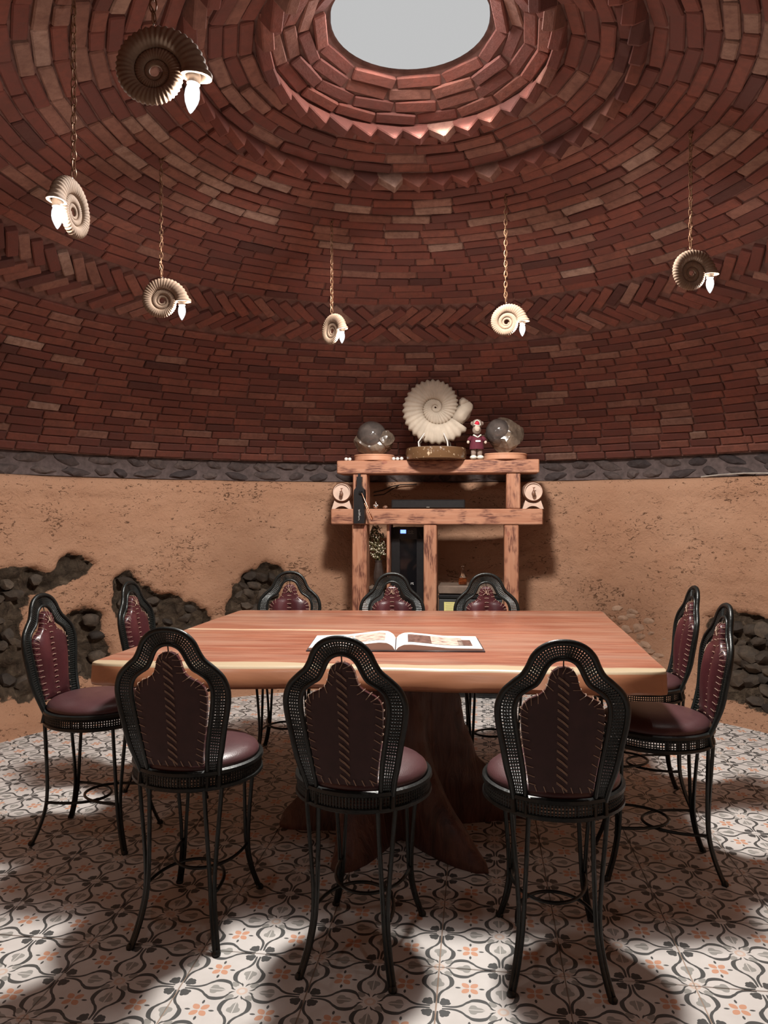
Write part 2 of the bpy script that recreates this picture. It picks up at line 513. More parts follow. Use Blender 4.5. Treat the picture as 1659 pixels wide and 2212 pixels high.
# ------------------------------------------------------------------ geometry helpers
class MB:
    def __init__(self):
        self.v, self.f, self.mi = [], [], []
    def add(self, vs, fs, mat=0, X=None):
        o = len(self.v)
        if X is not None:
            vs = [X @ Vector(p) for p in vs]
        self.v.extend(tuple(p) for p in vs)
        for f in fs:
            self.f.append(tuple(i + o for i in f))
            self.mi.append(mat)
        return o
    def box(self, c, s, X=None, mat=0, b=0.0):
        vs, fs = chamfer(s[0] / 2, s[1] / 2, s[2] / 2, b) if b else plain_box(s[0] / 2, s[1] / 2, s[2] / 2)
        T = Matrix.Translation(c)
        self.add(vs, fs, mat, T if X is None else X @ T)
    def tube(self, pts, r, seg=6, closed=False, mat=0, caps=True, flat=None):
        n = len(pts)
        P = [Vector(p) for p in pts]
        rr = r if isinstance(r, (list, tuple)) else [r] * n
        up = None
        rings = []
        for i in range(n):
            if closed:
                d = P[(i + 1) % n] - P[i - 1]
            else:
                d = P[min(i + 1, n - 1)] - P[max(i - 1, 0)]
            d = d.normalized() if d.length > 1e-9 else Vector((0, 0, 1))
            if up is None:
                up = d.cross(Vector((0.31, 0.17, 0.93)))
                if up.length < 0.1:
                    up = d.cross(Vector((1, 0, 0)))
            up = (up - d * up.dot(d)).normalized()
            w = d.cross(up)
            k0 = []
            for k in range(seg):
                a = 2 * PI * k / seg
                k0.append(P[i] + (up * math.cos(a) + w * math.sin(a)) * rr[i])
            rings.append(k0)
        vs = [p for rg in rings for p in rg]
        fs = []
        m = n if closed else n - 1
        for i in range(m):
            j = (i + 1) % n
            for k in range(seg):
                k2 = (k + 1) % seg
                fs.append((i * seg + k, i * seg + k2, j * seg + k2, j * seg + k))
        if caps and not closed:
            fs.append(tuple(range(seg - 1, -1, -1)))
            fs.append(tuple((n - 1) * seg + k for k in range(seg)))
        self.add(vs, fs, mat)
    def lathe(self, prof, seg=24, X=None, mat=0, close=True):
        vs, fs = [], []
        for r, z in prof:
            for k in range(seg):
                a = 2 * PI * k / seg
                vs.append((r * math.cos(a), r * math.sin(a), z))
        n = len(prof)
        for i in range(n - 1):
            for k in range(seg):
                k2 = (k + 1) % seg
                fs.append((i * seg + k, i * seg + k2, (i + 1) * seg + k2, (i + 1) * seg + k))
        if close:
            fs.append(tuple(range(seg - 1, -1, -1)))
            fs.append(tuple((n - 1) * seg + k for k in range(seg)))
        self.add(vs, fs, mat, X)
    def mesh(self, name, mats, smooth=40):
        me = bpy.data.meshes.new(name)
        me.from_pydata(self.v, [], self.f)
        for m in (mats if isinstance(mats, (list, tuple)) else [mats]):
            me.materials.append(m)
        if len(me.materials) > 1:
            me.polygons.foreach_set('material_index', self.mi)
        if smooth:
            me.polygons.foreach_set('use_smooth', [True] * len(me.polygons))
            if smooth < 180:
                me.set_sharp_from_angle(angle=math.radians(smooth))
        me.update()
        return me
    def build(self, name, mats, parent=None, loc=None, rot=None, smooth=40):
        return place(name, self.mesh(name, mats, smooth), parent, loc, rot)

def plain_box(x, y, z):
    vs = [(sx * x, sy * y, sz * z) for sz in (-1, 1) for sy in (-1, 1) for sx in (-1, 1)]
    return vs, [(0, 2, 3, 1), (4, 5, 7, 6), (0, 1, 5, 4), (2, 6, 7, 3), (0, 4, 6, 2), (1, 3, 7, 5)]

_CH = {}
def chamfer(x, y, z, b):
    if 'f' not in _CH:
        ids = {}
        k = 0
        for sx in (-1, 1):
            for sy in (-1, 1):
                for sz in (-1, 1):
                    for ax in range(3):
                        ids[(sx, sy, sz, ax)] = k
                        k += 1
        fs = []
        for ax in range(3):
            a1, a2 = [i for i in range(3) if i != ax]
            for s in (-1, 1):
                q = []
                for (u, v) in ((-1, -1), (1, -1), (1, 1), (-1, 1)):
                    c = [0, 0, 0]
                    c[ax], c[a1], c[a2] = s, u, v
                    q.append(ids[(*c, ax)])
                fs.append(tuple(q))
        for ax in range(3):
            a1, a2 = [i for i in range(3) if i != ax]
            for u in (-1, 1):
                for v in (-1, 1):
                    lo, hi = [0, 0, 0], [0, 0, 0]
                    lo[ax], hi[ax] = -1, 1
                    lo[a1] = hi[a1] = u
                    lo[a2] = hi[a2] = v
                    fs.append((ids[(*lo, a1)], ids[(*hi, a1)], ids[(*hi, a2)], ids[(*lo, a2)]))
        for sx in (-1, 1):
            for sy in (-1, 1):
                for sz in (-1, 1):
                    fs.append(tuple(ids[(sx, sy, sz, ax)] for ax in range(3)))
        _CH['f'] = (ids, fs)
    ids, fs = _CH['f']
    d = (x, y, z)
    vs = [None] * 24
    for (sx, sy, sz, ax), k in ids.items():
        s = (sx, sy, sz)
        vs[k] = tuple(s[i] * (d[i] if i == ax else d[i] - b) for i in range(3))
    # wind every face outwards
    out = []
    for f in fs:
        a, bb, c = (Vector(vs[f[i]]) for i in range(3))
        n = (bb - a).cross(c - a)
        cen = sum((Vector(vs[i]) for i in f), Vector()) / len(f)
        out.append(f if n.dot(cen) > 0 else tuple(reversed(f)))
    return vs, out

def place(name, mesh, parent=None, loc=None, rot=None):
    o = bpy.data.objects.new(name, mesh)
    COL.objects.link(o)
    if parent is not None:
        o.parent = parent
    if loc is not None:
        o.location = loc
    if rot is not None:
        o.rotation_euler = rot
    return o

def tag(o, label=None, cat=None, group=None, kind=None):
    for k, v in (('label', label), ('category', cat), ('group', group), ('kind', kind)):
        if v:
            o[k] = v
    return o

def thing(name, loc, rz=0.0, **kw):
    return tag(place(name, None, None, loc, (0, 0, rz)), **kw)

def copy_tree(o, parent=None):
    c = o.copy()
    COL.objects.link(c)
    if parent is not None:
        c.parent = parent
    for ch in list(o.children):
        copy_tree(ch, c)
    return c

def catmull(pts, n):
    P = [Vector((*p, 0)) if len(p) == 2 else Vector(p) for p in pts]
    out = []
    m = len(P) - 1
    for i in range(n):
        t = i / (n - 1) * m
        k = min(int(t), m - 1)
        u = t - k
        a, b, c, d = P[max(k - 1, 0)], P[k], P[k + 1], P[min(k + 2, m)]
        out.append(0.5 * ((2 * b) + (c - a) * u + (2 * a - 5 * b + 4 * c - d) * u * u + (3 * b - a - 3 * c + d) * u ** 3))
    return out

def lerp_tab(tab, x):
    if x <= tab[0][0]:
        return tab[0][1]
    for (a, va), (b, vb) in zip(tab, tab[1:]):
        if x <= b:
            u = (x - a) / (b - a)
            return va + (vb - va) * u
    return tab[-1][1]

def lump(seed, sub=2, amp=0.25, freq=1.6, flat=1.0, facets=0):
    """deformed stone of about unit radius"""
    bm = bmesh.new()
    bmesh.ops.create_icosphere(bm, subdivisions=sub, radius=1.0)
    off = Vector((seed * 3.1, seed * 1.7, seed * 0.9))
    cuts = []
    rs = random.Random(seed)
    for _ in range(facets):
        d = Vector((rs.gauss(0, 1), rs.gauss(0, 1), rs.gauss(0, 1))).normalized()
        cuts.append((d, rs.uniform(0.68, 0.95)))
    for v in bm.verts:
        n = v.co.normalized()
        r = 1 + amp * mnoise.noise(n * freq + off) + amp * 0.4 * mnoise.noise(n * freq * 2.7 + off)
        for d, h in cuts:
            k = n.dot(d)
            if k > 0 and r * k > h:
                r = h / k
        v.co = n * r
        v.co.z *= flat
    vs = [tuple(v.co) for v in bm.verts]
    fs = [tuple(x.index for x in f.verts) for f in bm.faces]
    bm.free()
    return vs, fs

def lump_mesh(name, mat, seed, smooth=50, **kw):
    mb = MB()
    mb.add(*lump(seed, **kw))
    return mb.mesh(name, mat, smooth)

def polar(a, r, z):
    """azimuth a in degrees from the far point of the room, clockwise seen from above"""
    t = math.radians(a)
    return Vector((RC.x + r * math.sin(t), RC.y + r * math.cos(t), z))

def proj_size(p, s):
    """rough size in pixels of something of size s at p, 0 when out of the picture"""
    if p.y < 0.15:
        return 0
    x, z = p.x / p.y * FPX, (p.z - EYE) / p.y * FPX
    if abs(x) > 860 or abs(z) > 1135:
        return 0
    return s * FPX / p.length

# ------------------------------------------------------------------ ceiling: brick dome
DOME = [(2.93, 1.66), (2.83, 1.80), (2.68, 1.97), (2.40, 2.23), (1.98, 2.50), (1.60, 2.685), (1.15, 2.845), (0.79, 2.97), (0.52, 3.065), (0.31, 3.16)]
prof = catmull(DOME, 240)
cum = [0.0]
for i in range(1, len(prof)):
    cum.append(cum[-1] + (prof[i] - prof[i - 1]).length)
TOT = cum[-1]
def dome_at(s):
    s = max(0.0, min(TOT - 1e-6, s))
    lo = 0
    for i in range(1, len(cum)):
        if cum[i] >= s:
            lo = i - 1
            break
    u = (s - cum[lo]) / (cum[lo + 1] - cum[lo])
    p = prof[lo].lerp(prof[lo + 1], u)
    t = (prof[lo + 1] - prof[lo]).normalized()
    return p.x, p.y, t.x, t.y         # r, z and the upward tangent (dr, dz)

mb = MB()
ring = [(prof[i].x, prof[i].y) for i in range(0, 240, 5)] + [(0.31, 3.16), (0.30, 3.24), (0.29, 3.40)]
seg = 128
for r, z in ring:
    for k in range(seg):
        p = polar(360 * k / seg, r, z)
        mb.v.append(tuple(p))
for i in range(len(ring) - 1):
    for k in range(seg):
        mb.f.append((i * seg + k, i * seg + (k + 1) % seg, (i + 1) * seg + (k + 1) % seg, (i + 1) * seg + k))
        mb.mi.append(0)
ceiling = mb.build('ceiling', M['mortar'], smooth=180)
tag(ceiling, kind='structure')

mb = MB()
mb.lathe([(0.305, 3.165), (0.305, 3.18)], 48)
pane = mb.build('window_1', M['skypane'], loc=(RC.x, RC.y, 0), smooth=0)
tag(pane, kind='structure')

bricks = []          # (matrix, size, pale, score)
def brick_frame(a, s, yaw=0.0, proud=0.0, tilt=0.0):
    r, z, tr, tz = dome_at(s)
    t = math.radians(a)
    rad = Vector((math.sin(t), math.cos(t), 0))
    tang = Vector((math.cos(t), -math.sin(t), 0))
    up = (rad * tr + Vector((0, 0, tz))).normalized()
    nrm = tang.cross(up).normalized()
    cin = Vector((-rad.x, -rad.y, -0.4))
    if nrm.dot(cin) < 0:
        nrm = -nrm
    X = Matrix((tang, nrm, up)).transposed().to_4x4()
    p = polar(a, r, z) + nrm * proud
    X.translation = p
    if yaw:
        X = X @ Matrix.Rotation(yaw, 4, 'Y')
    if tilt:
        X = X @ Matrix.Rotation(tilt, 4, 'Z')
    return X

def add_brick(X, size, pale):
    p = X.translation
    bricks.append((X, size, pale, proj_size(p, 1.0) * math.sqrt(size[0] * size[2])))


def s_at_r(r):
    for i in range(len(prof)):
        if prof[i].x <= r:
            return cum[i]
    return TOT
S_H0, S_H1 = s_at_r(2.13), s_at_r(1.83)            # the herringbone belt
S_T1, S_T2 = s_at_r(0.86), s_at_r(0.56)            # two rings of dog-tooth bricks
S_P0, S_P1 = s_at_r(1.36), s_at_r(1.08)            # paler rings by the hooks
CH = 0.0595
rb = random.Random(11)
s = 0.012
row = 0
done_h = False
while s < TOT - 0.02:
    sm = s + CH / 2
    if S_H0 <= sm < S_H1 and not done_h:
        done_h = True
        hw = (S_H1 - S_H0)
        for half in (0, 1):
            sc_ = S_H0 + hw * (0.27 if half == 0 else 0.73)
            r = dome_at(sc_)[0]
            n = int(2 * PI * r / 0.082)
            for k in range(n):
                a = 360.0 * (k + 0.5 * half) / n - 180
                sg = 1 if a < -4 else -1
                yaw = (0.80 if half == 0 else -0.80) * sg + rb.uniform(-0.06, 0.06)
                X = brick_frame(a, sc_, -yaw, rb.uniform(-0.012, 0.010))
                add_brick(X, (0.178, 0.05, 0.054), rb.random() < 0.04)
        s = S_H1 + 0.004
        continue
    if s < S_H0 and s + CH > S_H0 + 0.02:
        s = S_H0
        continue
    r = dome_at(sm)[0]
    L0 = 0.192
    n = max(9, int(round(2 * PI * r / L0)))
    off = rb.random() if row % 2 == 0 else rb.random()
    tooth = abs(sm - S_T1) < CH / 2 or abs(sm - S_T2) < CH / 2
    pale_p = 0.045
    if S_P0 < sm < S_P1:
        pale_p = 0.42
    if sm > S_T2 + CH:
        pale_p = 0.03
    # irregular lengths within the course
    if tooth:
        n = max(12, int(round(2 * PI * r / 0.125)))
        for k in range(n):
            a = 360.0 * (k + off) / n - 180
            X = brick_frame(a, sm, 0, 0.006, 0.62)
            add_brick(X, (0.135, 0.10, CH - 0.012), rb.random() < 0.10)
    else:
        cuts = [0.0]
        for k in range(n):
            cuts.append(cuts[-1] + (rb.choice((1, 1, 1, 1, 0.55, 1.12)) if r > 0.9 else 1))
        tot = cuts[-1]
        for k in range(n):
            a0, a1 = 360 * cuts[k] / tot, 360 * cuts[k + 1] / tot
            a = (a0 + a1) / 2 + off * 17 - 180
            if r > 2.2 and abs(((a + 180) % 360) - 180) > 75:
                continue
            ln = math.radians(a1 - a0) * r - 0.0075
            jit = 0.008 if r < 1.0 else 0.004
            X = brick_frame(a, sm, rb.uniform(-0.018, 0.018), -0.011 + rb.uniform(-jit, jit), rb.uniform(-0.03, 0.03))
            add_brick(X, (ln, 0.05, CH - 0.0068 + rb.uniform(-0.003, 0.002)), rb.random() < pale_p)
    s += CH
    row += 1
order = sorted(range(len(bricks)), key=lambda i: -bricks[i][3])
single = set(order[:300])
UB = [0.18, 0.05, 0.051]
unit = {}
for pl in (0, 1):
    mb = MB()
    mb.add(*chamfer(UB[0] / 2, UB[1] / 2, UB[2] / 2, 0.005))
    unit[pl] = mb.mesh('brick', M['brick1%d' % pl], 0)
rest = MB()
for i, (X, sz, pl, sc_) in enumerate(bricks):
    if i in single:
        o = place('brick', unit[1 if pl else 0], ceiling)
        o.matrix_local = X @ Matrix.Diagonal((sz[0] / UB[0], sz[1] / UB[1], sz[2] / UB[2], 1))
    else:
        vs, fs = chamfer(sz[0] / 2, sz[1] / 2, sz[2] / 2, 0.005)
        rest.add(vs, fs, 1 if pl else 0, X)
o = rest.build('brick_courses', [M['brick00'], M['brick01']], ceiling, smooth=0)
tag(o, kind='stuff')

# ------------------------------------------------------------------ round wall with bare rock patches
PATCH = [
    [(-58, .95), (-53.1, .925), (-50.1, .925), (-47.7, 1.0), (-45.6, .995), (-44.5, .94), (-45.6, .86), (-49.5, .81), (-52.4, .76), (-53.6, .67), (-54.0, .57), (-52.0, .44), (-50.0, .26), (-50.5, .13), (-58, .15)],
    [(-48.2, .625), (-45.6, .65), (-43.4, .62), (-42.7, .44), (-42.7, .30), (-44.4, .21), (-48.5, .24)],
    [(-42.2, .845), (-39.6, .875), (-38.0, .785), (-35.2, .70), (-30.6, .655), (-27.6, .54), (-28.6, .24), (-38.4, .27), (-41.2, .52)],
    [(-23.8, .82), (-19.9, .92), (-17.9, .86), (-17.5, .62), (-21.0, .46), (-25.9, .50), (-24.9, .66)],
    [(44.6, .60), (48.5, .635), (52.5, .615), (58, .62), (58, .05), (51.4, .04), (47.0, .11), (45.2, .27)],
]
RW = 2.86
PXY = [[(math.radians(a) * RW, z) for a, z in pl] for pl in PATCH]
def sd_poly(x, z, pl):
    d = 1e9
    ins = False
    n = len(pl)
    for i in range(n):
        (x1, z1), (x2, z2) = pl[i], pl[(i + 1) % n]
        ex, ez = x2 - x1, z2 - z1
        t = max(0, min(1, ((x - x1) * ex + (z - z1) * ez) / (ex * ex + ez * ez)))
        d = min(d, (x - x1 - ex * t) ** 2 + (z - z1 - ez * t) ** 2)
        if (z1 > z) != (z2 > z) and x < (x2 - x1) * (z - z1) / (z2 - z1) + x1:
            ins = not ins
    d = math.sqrt(d)
    return d if ins else -d
def rockiness(x, z):
    best = -1e9
    for pl in PXY:
        if x < min(p[0] for p in pl) - .2 or x > max(p[0] for p in pl) + .2:
            continue
        best = max(best, sd_poly(x, z, pl))
    return best
WP = [(2.545, -0.012), (2.575, 0.004), (2.62, 0.014), (2.68, 0.03), (2.73, 0.055), (2.775, 0.10), (2.805, 0.16), (2.83, 0.26), (2.845, 0.40),
      (2.86, 0.70), (2.875, 1.05), (2.885, 1.38), (2.88, 1.44), (2.893, 1.488), (2.905, 1.503), (2.925, 1.508), (3.02, 1.512)]
wprof = []
for i in range(len(WP) - 1):
    (r0, z0), (r1, z1) = WP[i], WP[i + 1]
    n = max(1, int(math.hypot(r1 - r0, z1 - z0) / 0.019))
    for k in range(n):
        wprof.append((r0 + (r1 - r0) * k / n, z0 + (z1 - z0) * k / n))
wprof.append(WP[-1])
AZ = []
a = -160.0
while a <= 160.01:
    AZ.append(a)
    a += 0.42 if abs(a) < 62 else 1.5
vs, fs, rockv = [], [], []
for a in AZ:
    for r, z in wprof:
        x = math.radians(a) * RW
        d = rockiness(x, z) if abs(a) < 62 and 0.03 < z < 1.1 else -1
        p = polar(a, r, z)
        q = Vector((p.x, p.y, p.z))
        free = min(1.0, max(0.0, (z - 0.02) / 0.2)) * (1.0 if z < 1.40 else 0.15)
        dr = free * (0.022 * mnoise.noise(q * 1.7) + 0.012 * mnoise.noise(q * 5.0) + 0.007 * mnoise.noise(q * 15.0))
        dr += (0.004 * mnoise.noise(q * 9.0)) * (1 - free)
        dz = 0.006 * mnoise.noise(q * 3.0) if 1.43 < z < 1.509 else 0.0
        k = max(0.0, min(1.0, 0.5 + (d + 0.022 * mnoise.noise(q * 22.0) + 0.045 * mnoise.noise(q * 7.5)) / 0.04))
        if k > 0:
            rk = 0.055 + 0.045 * mnoise.noise(q * 7.0) + 0.035 * mnoise.noise(q * 17.0)
            dr += k * max(0.0, rk)
        p = polar(a, r + dr, z + dz)
        vs.append(tuple(p))
        rockv.append(k)
n = len(wprof)
for i in range(len(AZ) - 1):
    for j in range(n - 1):
        fs.append((i * n + j, i * n + j + 1, (i + 1) * n + j + 1, (i + 1) * n + j))
me = bpy.data.meshes.new('wall_back')
me.from_pydata(vs, [], fs)
me.materials.append(M['plaster'])
me.polygons.foreach_set('use_smooth', [True] * len(me.polygons))
at = me.attributes.new('rock', 'FLOAT', 'POINT')
at.data.foreach_set('value', rockv)
wall = place('wall_back', me)
tag(wall, kind='structure')

# rubble stones that show in the bare patches
stone_meshes = [lump_mesh('stone', M['rockstone'], 20 + i, sub=2, amp=0.35, freq=1.4, facets=5, smooth=35) for i in range(6)]
rr = random.Random(5)
def wall_r(z):
    return lerp_tab([(zz, r) for r, zz in WP], z)
for pi_, pl in enumerate(PXY):
    x0, x1 = min(p[0] for p in pl), max(p[0] for p in pl)
    z0, z1 = min(p[1] for p in pl), max(p[1] for p in pl)
    step = 0.092
    zz = z0 + 0.05
    k = 0
    while zz < z1:
        xx = x0 + (0.045 if k % 2 else 0)
        while xx < x1:
            px, pz = xx + rr.uniform(-.02, .02), zz + rr.uniform(-.02, .02)
            if sd_poly(px, pz, pl) > 0.035 and rr.random() < (0.95 if pi_ in (3, 4) else 0.5):
                o = place('stone', rr.choice(stone_meshes), wall)
                a = math.degrees(px / RW)
                p = polar(a, wall_r(pz) + rr.uniform(0.035, 0.06), pz)
                o.location = p
                o.rotation_euler = (rr.uniform(-.4, .4), rr.uniform(-.5, .5), -math.radians(a) + rr.uniform(-.3, .3))
                w = rr.uniform(0.032, 0.056) * (1.35 if pi_ == 4 else 1.0)
                o.scale = (w * 1.25, w * 0.8, w * rr.uniform(0.6, 0.95))
            xx += step
        zz += step * 0.8
        k += 1
# plaster-covered rubble at the right, beside the table end
ps = [lump_mesh('stone', M['plasterstone'], 40 + i, sub=2, amp=0.3, freq=1.5, facets=3, smooth=40) for i in range(3)]
for k in range(120):
    a = rr.uniform(28, 41)
    z = rr.uniform(0.20, 0.62 - abs(a - 33) * 0.018)
    o = place('stone', rr.choice(ps), wall)
    o.location = polar(a, wall_r(z) + 0.016, z)
    o.rotation_euler = (rr.uniform(-.3, .3), rr.uniform(-.4, .4), -math.radians(a))
    w = rr.uniform(0.022, 0.042)
    o.scale = (w * 1.4, w * 0.8, w * 0.8)

# ------------------------------------------------------------------ stone band on top of the plaster
mb = MB()
seg = 200
rg = [(3.0, 1.495), (2.955, 1.515), (2.955, 1.66), (2.92, 1.672)]
for r, z in rg:
    for k in range(seg):
        mb.v.append(tuple(polar(360 * k / seg, r, z)))
for i in range(len(rg) - 1):
    for k in range(seg):
        mb.f.append((i * seg + k, i * seg + (k + 1) % seg, (i + 1) * seg + (k + 1) % seg, (i + 1) * seg + k))
        mb.mi.append(0)
band = mb.build('trim_1', M['bandmortar'], smooth=60)
tag(band, kind='structure')
bs = [lump_mesh('stone', M['bandstone'], 60 + i, sub=2, amp=0.32, freq=1.3, facets=6, smooth=30) for i in range(7)]
for rowi, (zc, hh) in enumerate(((1.548, 0.036), (1.622, 0.038))):
    a = -60.0 + rowi * 1.3
    while a < 60:
        w = rr.uniform(0.055, 0.125)
        da = math.degrees(w / 2.95)
        o = place('stone', rr.choice(bs), band)
        a += da
        o.location = polar(a, 2.958, zc + rr.uniform(-.008, .008))
        o.rotation_euler = (rr.uniform(-.15, .15), rr.uniform(-.35, .35), -math.radians(a))
        o.scale = (w * 0.92, 0.022, hh * rr.uniform(0.75, 1.05))
        a += da + rr.uniform(0.1, 0.5)

# ------------------------------------------------------------------ floor and its tiles
P_T, ANG = 0.345, math.radians(-7.07)
mb = MB()
mb.lathe([(3.1, -0.05), (3.1, -0.003)], 64)
floor = mb.build('floor', M['grout'], loc=(RC.x, RC.y, 0), smooth=0)
tag(floor, kind='structure')
vs, fs = chamfer(P_T / 2 - 0.0016, P_T / 2 - 0.0016, 0.011, 0.0012)
me = bpy.data.meshes.new('tile')
me.from_pydata(vs, [], fs)
me.materials.append(M['tile'])
uvl = me.uv_layers.new(name='UVMap')
for lp in me.loops:
    c = me.vertices[lp.vertex_index].co
    uvl.data[lp.index].uv = (c.x / P_T + 0.5, c.y / P_T)
node = Vector((0.1768, 2.2896, 0))
ex = Vector((math.cos(ANG), math.sin(ANG), 0))
ey = Vector((-math.sin(ANG), math.cos(ANG), 0))
for i in range(-10, 11):
    for j in range(-10, 11):
        c = node + ex * (P_T * (i + 0.5)) + ey * (P_T * j)
        if (c - RC).length > 2.78:
            continue
        o = place('tile', me, floor)
        o.location = c - RC + Vector((0, 0, -0.011 + random.uniform(-0.0006, 0.0)))
        o.rotation_euler = (random.uniform(-.001, .001), random.uniform(-.001, .001), ANG)

# ------------------------------------------------------------------ dining table
TT = 0.76
FL, FR, BR, BL = (Vector(p) for p in ((-1.017, 2.594, 0), (0.925, 2.444, 0), (1.143, 3.95, 0), (-0.759, 3.99, 0)))
trot = math.atan2(FR.y - FL.y, FR.x - FL.x)
table = thing('dining_table', (FL.x, FL.y, 0), trot,
              label='long live edge slab dining table on a dark root trunk', cat='table')
inv = Matrix.Rotation(-trot, 4, 'Z')
cor = [inv @ (p - FL) for p in (FL, FR, BR, BL)]
outline = []
def edge_pts(a, b, n, wob, seed):
    d = b - a
    nr = Vector((d.y, -d.x, 0)).normalized()
    for k in range(n):
        u = k / n
        env = math.sin(PI * u) ** 0.5 if 0 < u < 1 else 0
        w = wob * env * (mnoise.noise(Vector((u * 3.2, seed, 0))) + 0.5 * mnoise.noise(Vector((u * 9, seed, 3))))
        outline.append(a + d * u + nr * w)
edge_pts(cor[0], cor[1], 70, 0.030, 1.0)
edge_pts(cor[1], cor[2], 40, 0.006, 2.0)
edge_pts(cor[2], cor[3], 70, 0.018, 3.0)
edge_pts(cor[3], cor[0], 40, 0.006, 4.0)
cen = sum(outline, Vector()) / len(outline)
# soften the corners
for _ in range(1):
    outline = [(outline[i - 1] + outline[i] * 2 + outline[(i + 1) % len(outline)]) / 4 for i in range(len(outline))]
mb = MB()
no = len(outline)
layers = [(-0.006, 0.0), (0.0, -0.0015), (0.006, -0.006), (0.016, -0.020), (0.028, -0.038), (0.037, -0.054), (0.038, -0.064), (0.030, -0.072), (0.012, -0.076)]
for ins, z in layers:
    for i, p in enumerate(outline):
        d = outline[(i + 1) % no] - outline[i - 1]
        nr = Vector((d.y, -d.x, 0)).normalized()
        j = 0.006 * mnoise.noise(Vector((p.x * 5, p.y * 5, z * 30))) if z < -0.015 else 0
        fe = 0.12 + 0.88 * min(1.0, min(i, 70 - i) / 6.0) if i <= 70 else 0.12
        q = p + nr * (ins * fe + j)
        mb.v.append((q.x, q.y, TT + z))
for k in range(len(layers) - 1):
    for i in range(no):
        i2 = (i + 1) % no
        mb.f.append((k * no + i, (k + 1) * no + i, (k + 1) * no + i2, k * no + i2))
        mb.mi.append(0)
mb.f.append(tuple(range(no)))
mb.mi.append(0)
mb.f.append(tuple(reversed([(len(layers) - 1) * no + i for i in range(no)])))
mb.mi.append(0)
for i, v in enumerate(mb.v):
    mb.v[i] = (v[0], v[1], v[2] - TT)
mb.build('tabletop', M['table'], table, (0, 0, TT), smooth=35)
# root trunk
mb = MB()
NS, NZ = 96, 44
roots = [(0.15, 1.0), (1.25, 0.55), (2.2, 0.8), (3.25, 0.72), (4.3, 0.85), (5.2, 1.0)]
tc_ = inv @ (Vector((0.05, 3.12, 0)) - FL)
for iz in range(NZ + 1):
    u = iz / NZ
    z = u * (TT - 0.072)
    for k in range(NS):
        a = 2 * PI * k / NS
        base = 0.155 + 0.05 * (1 - u) ** 2 + 0.03 * u * u
        lobe = 0
        for ra, am in roots:
            d = (a + 0.35 * u - ra + PI) % (2 * PI) - PI
            lobe += am * math.exp(-(d / (0.24 + 0.12 * u)) ** 2)
        r = base + 0.36 * lobe * (1 - u) ** 1.55 * (0.55 + 0.45 * (1 - u)) + 0.05 * lobe
        q = Vector((math.cos(a) * 1.5, math.sin(a) * 1.5, z * 4))
        r *= 1 + 0.12 * mnoise.noise(q * 1.3) + 0.06 * mnoise.noise(q * 3.4)
        if iz == 0:
            r *= 0.97
        sy = 0.86
        mb.v.append((r * math.cos(a), r * math.sin(a) * sy, z))
for iz in range(NZ):
    for k in range(NS):
        k2 = (k + 1) % NS
        mb.f.append((iz * NS + k, iz * NS + k2, (iz + 1) * NS + k2, (iz + 1) * NS + k))
        mb.mi.append(0)
mb.f.append(tuple(range(NS - 1, -1, -1)))
mb.mi.append(0)
mb.f.append(tuple(NZ * NS + k for k in range(NS)))
mb.mi.append(0)
mb.build('root_trunk', M['trunk'], table, (tc_.x, tc_.y, 0.0), (0, 0, 0.1), smooth=60)

# ------------------------------------------------------------------ chairs
K = 1.024
OUT = [(.118, 0), (.126, .045), (.1376, .09), (.150, .155), (.160, .205), (.164, .245), (.160, .272), (.148, .298), (.122, .324), (.101, .342), (.087, .365), (.075, .392), (.056, .413), (.030, .426), (0, .430)]
INN = [(.088, 0), (.092, .045), (.098, .095), (.108, .155), (.116, .205), (.120, .245), (.1165, .270), (.106, .290), (.086, .306), (.066, .319), (.053, .341), (.043, .362), (.0315, .377), (.016, .3855), (0, .388)]
def full(half, n):
    def dense(h):
        return catmull([(-x * K, z * K) for x, z in h] + [(x * K, z * K) for x, z in reversed(h[:-1])], 1400)
    ref, d = dense(OUT), dense(half)
    cl = [0.0]
    for i in range(1, 1400):
        cl.append(cl[-1] + (ref[i] - ref[i - 1]).length)
    out, k = [], 0
    for i in range(n):
        t = cl[-1] * i / (n - 1)
        while k < 1398 and cl[k + 1] < t:
            k += 1
        out.append(d[min(1399, k + (1 if t - cl[k] > cl[k + 1] - t else 0))])
    return out
ZS = 0.505
def back_y(x, z):
    c = 2.0 * max(0.0, 1 - z / 0.14) ** 2 + 0.35
    return -0.186 + c * x * x - 0.10 * z - 0.10 * z * z
def bp(x, z, off=0.0):
    return Vector((x, back_y(x, z) + off, ZS + z))
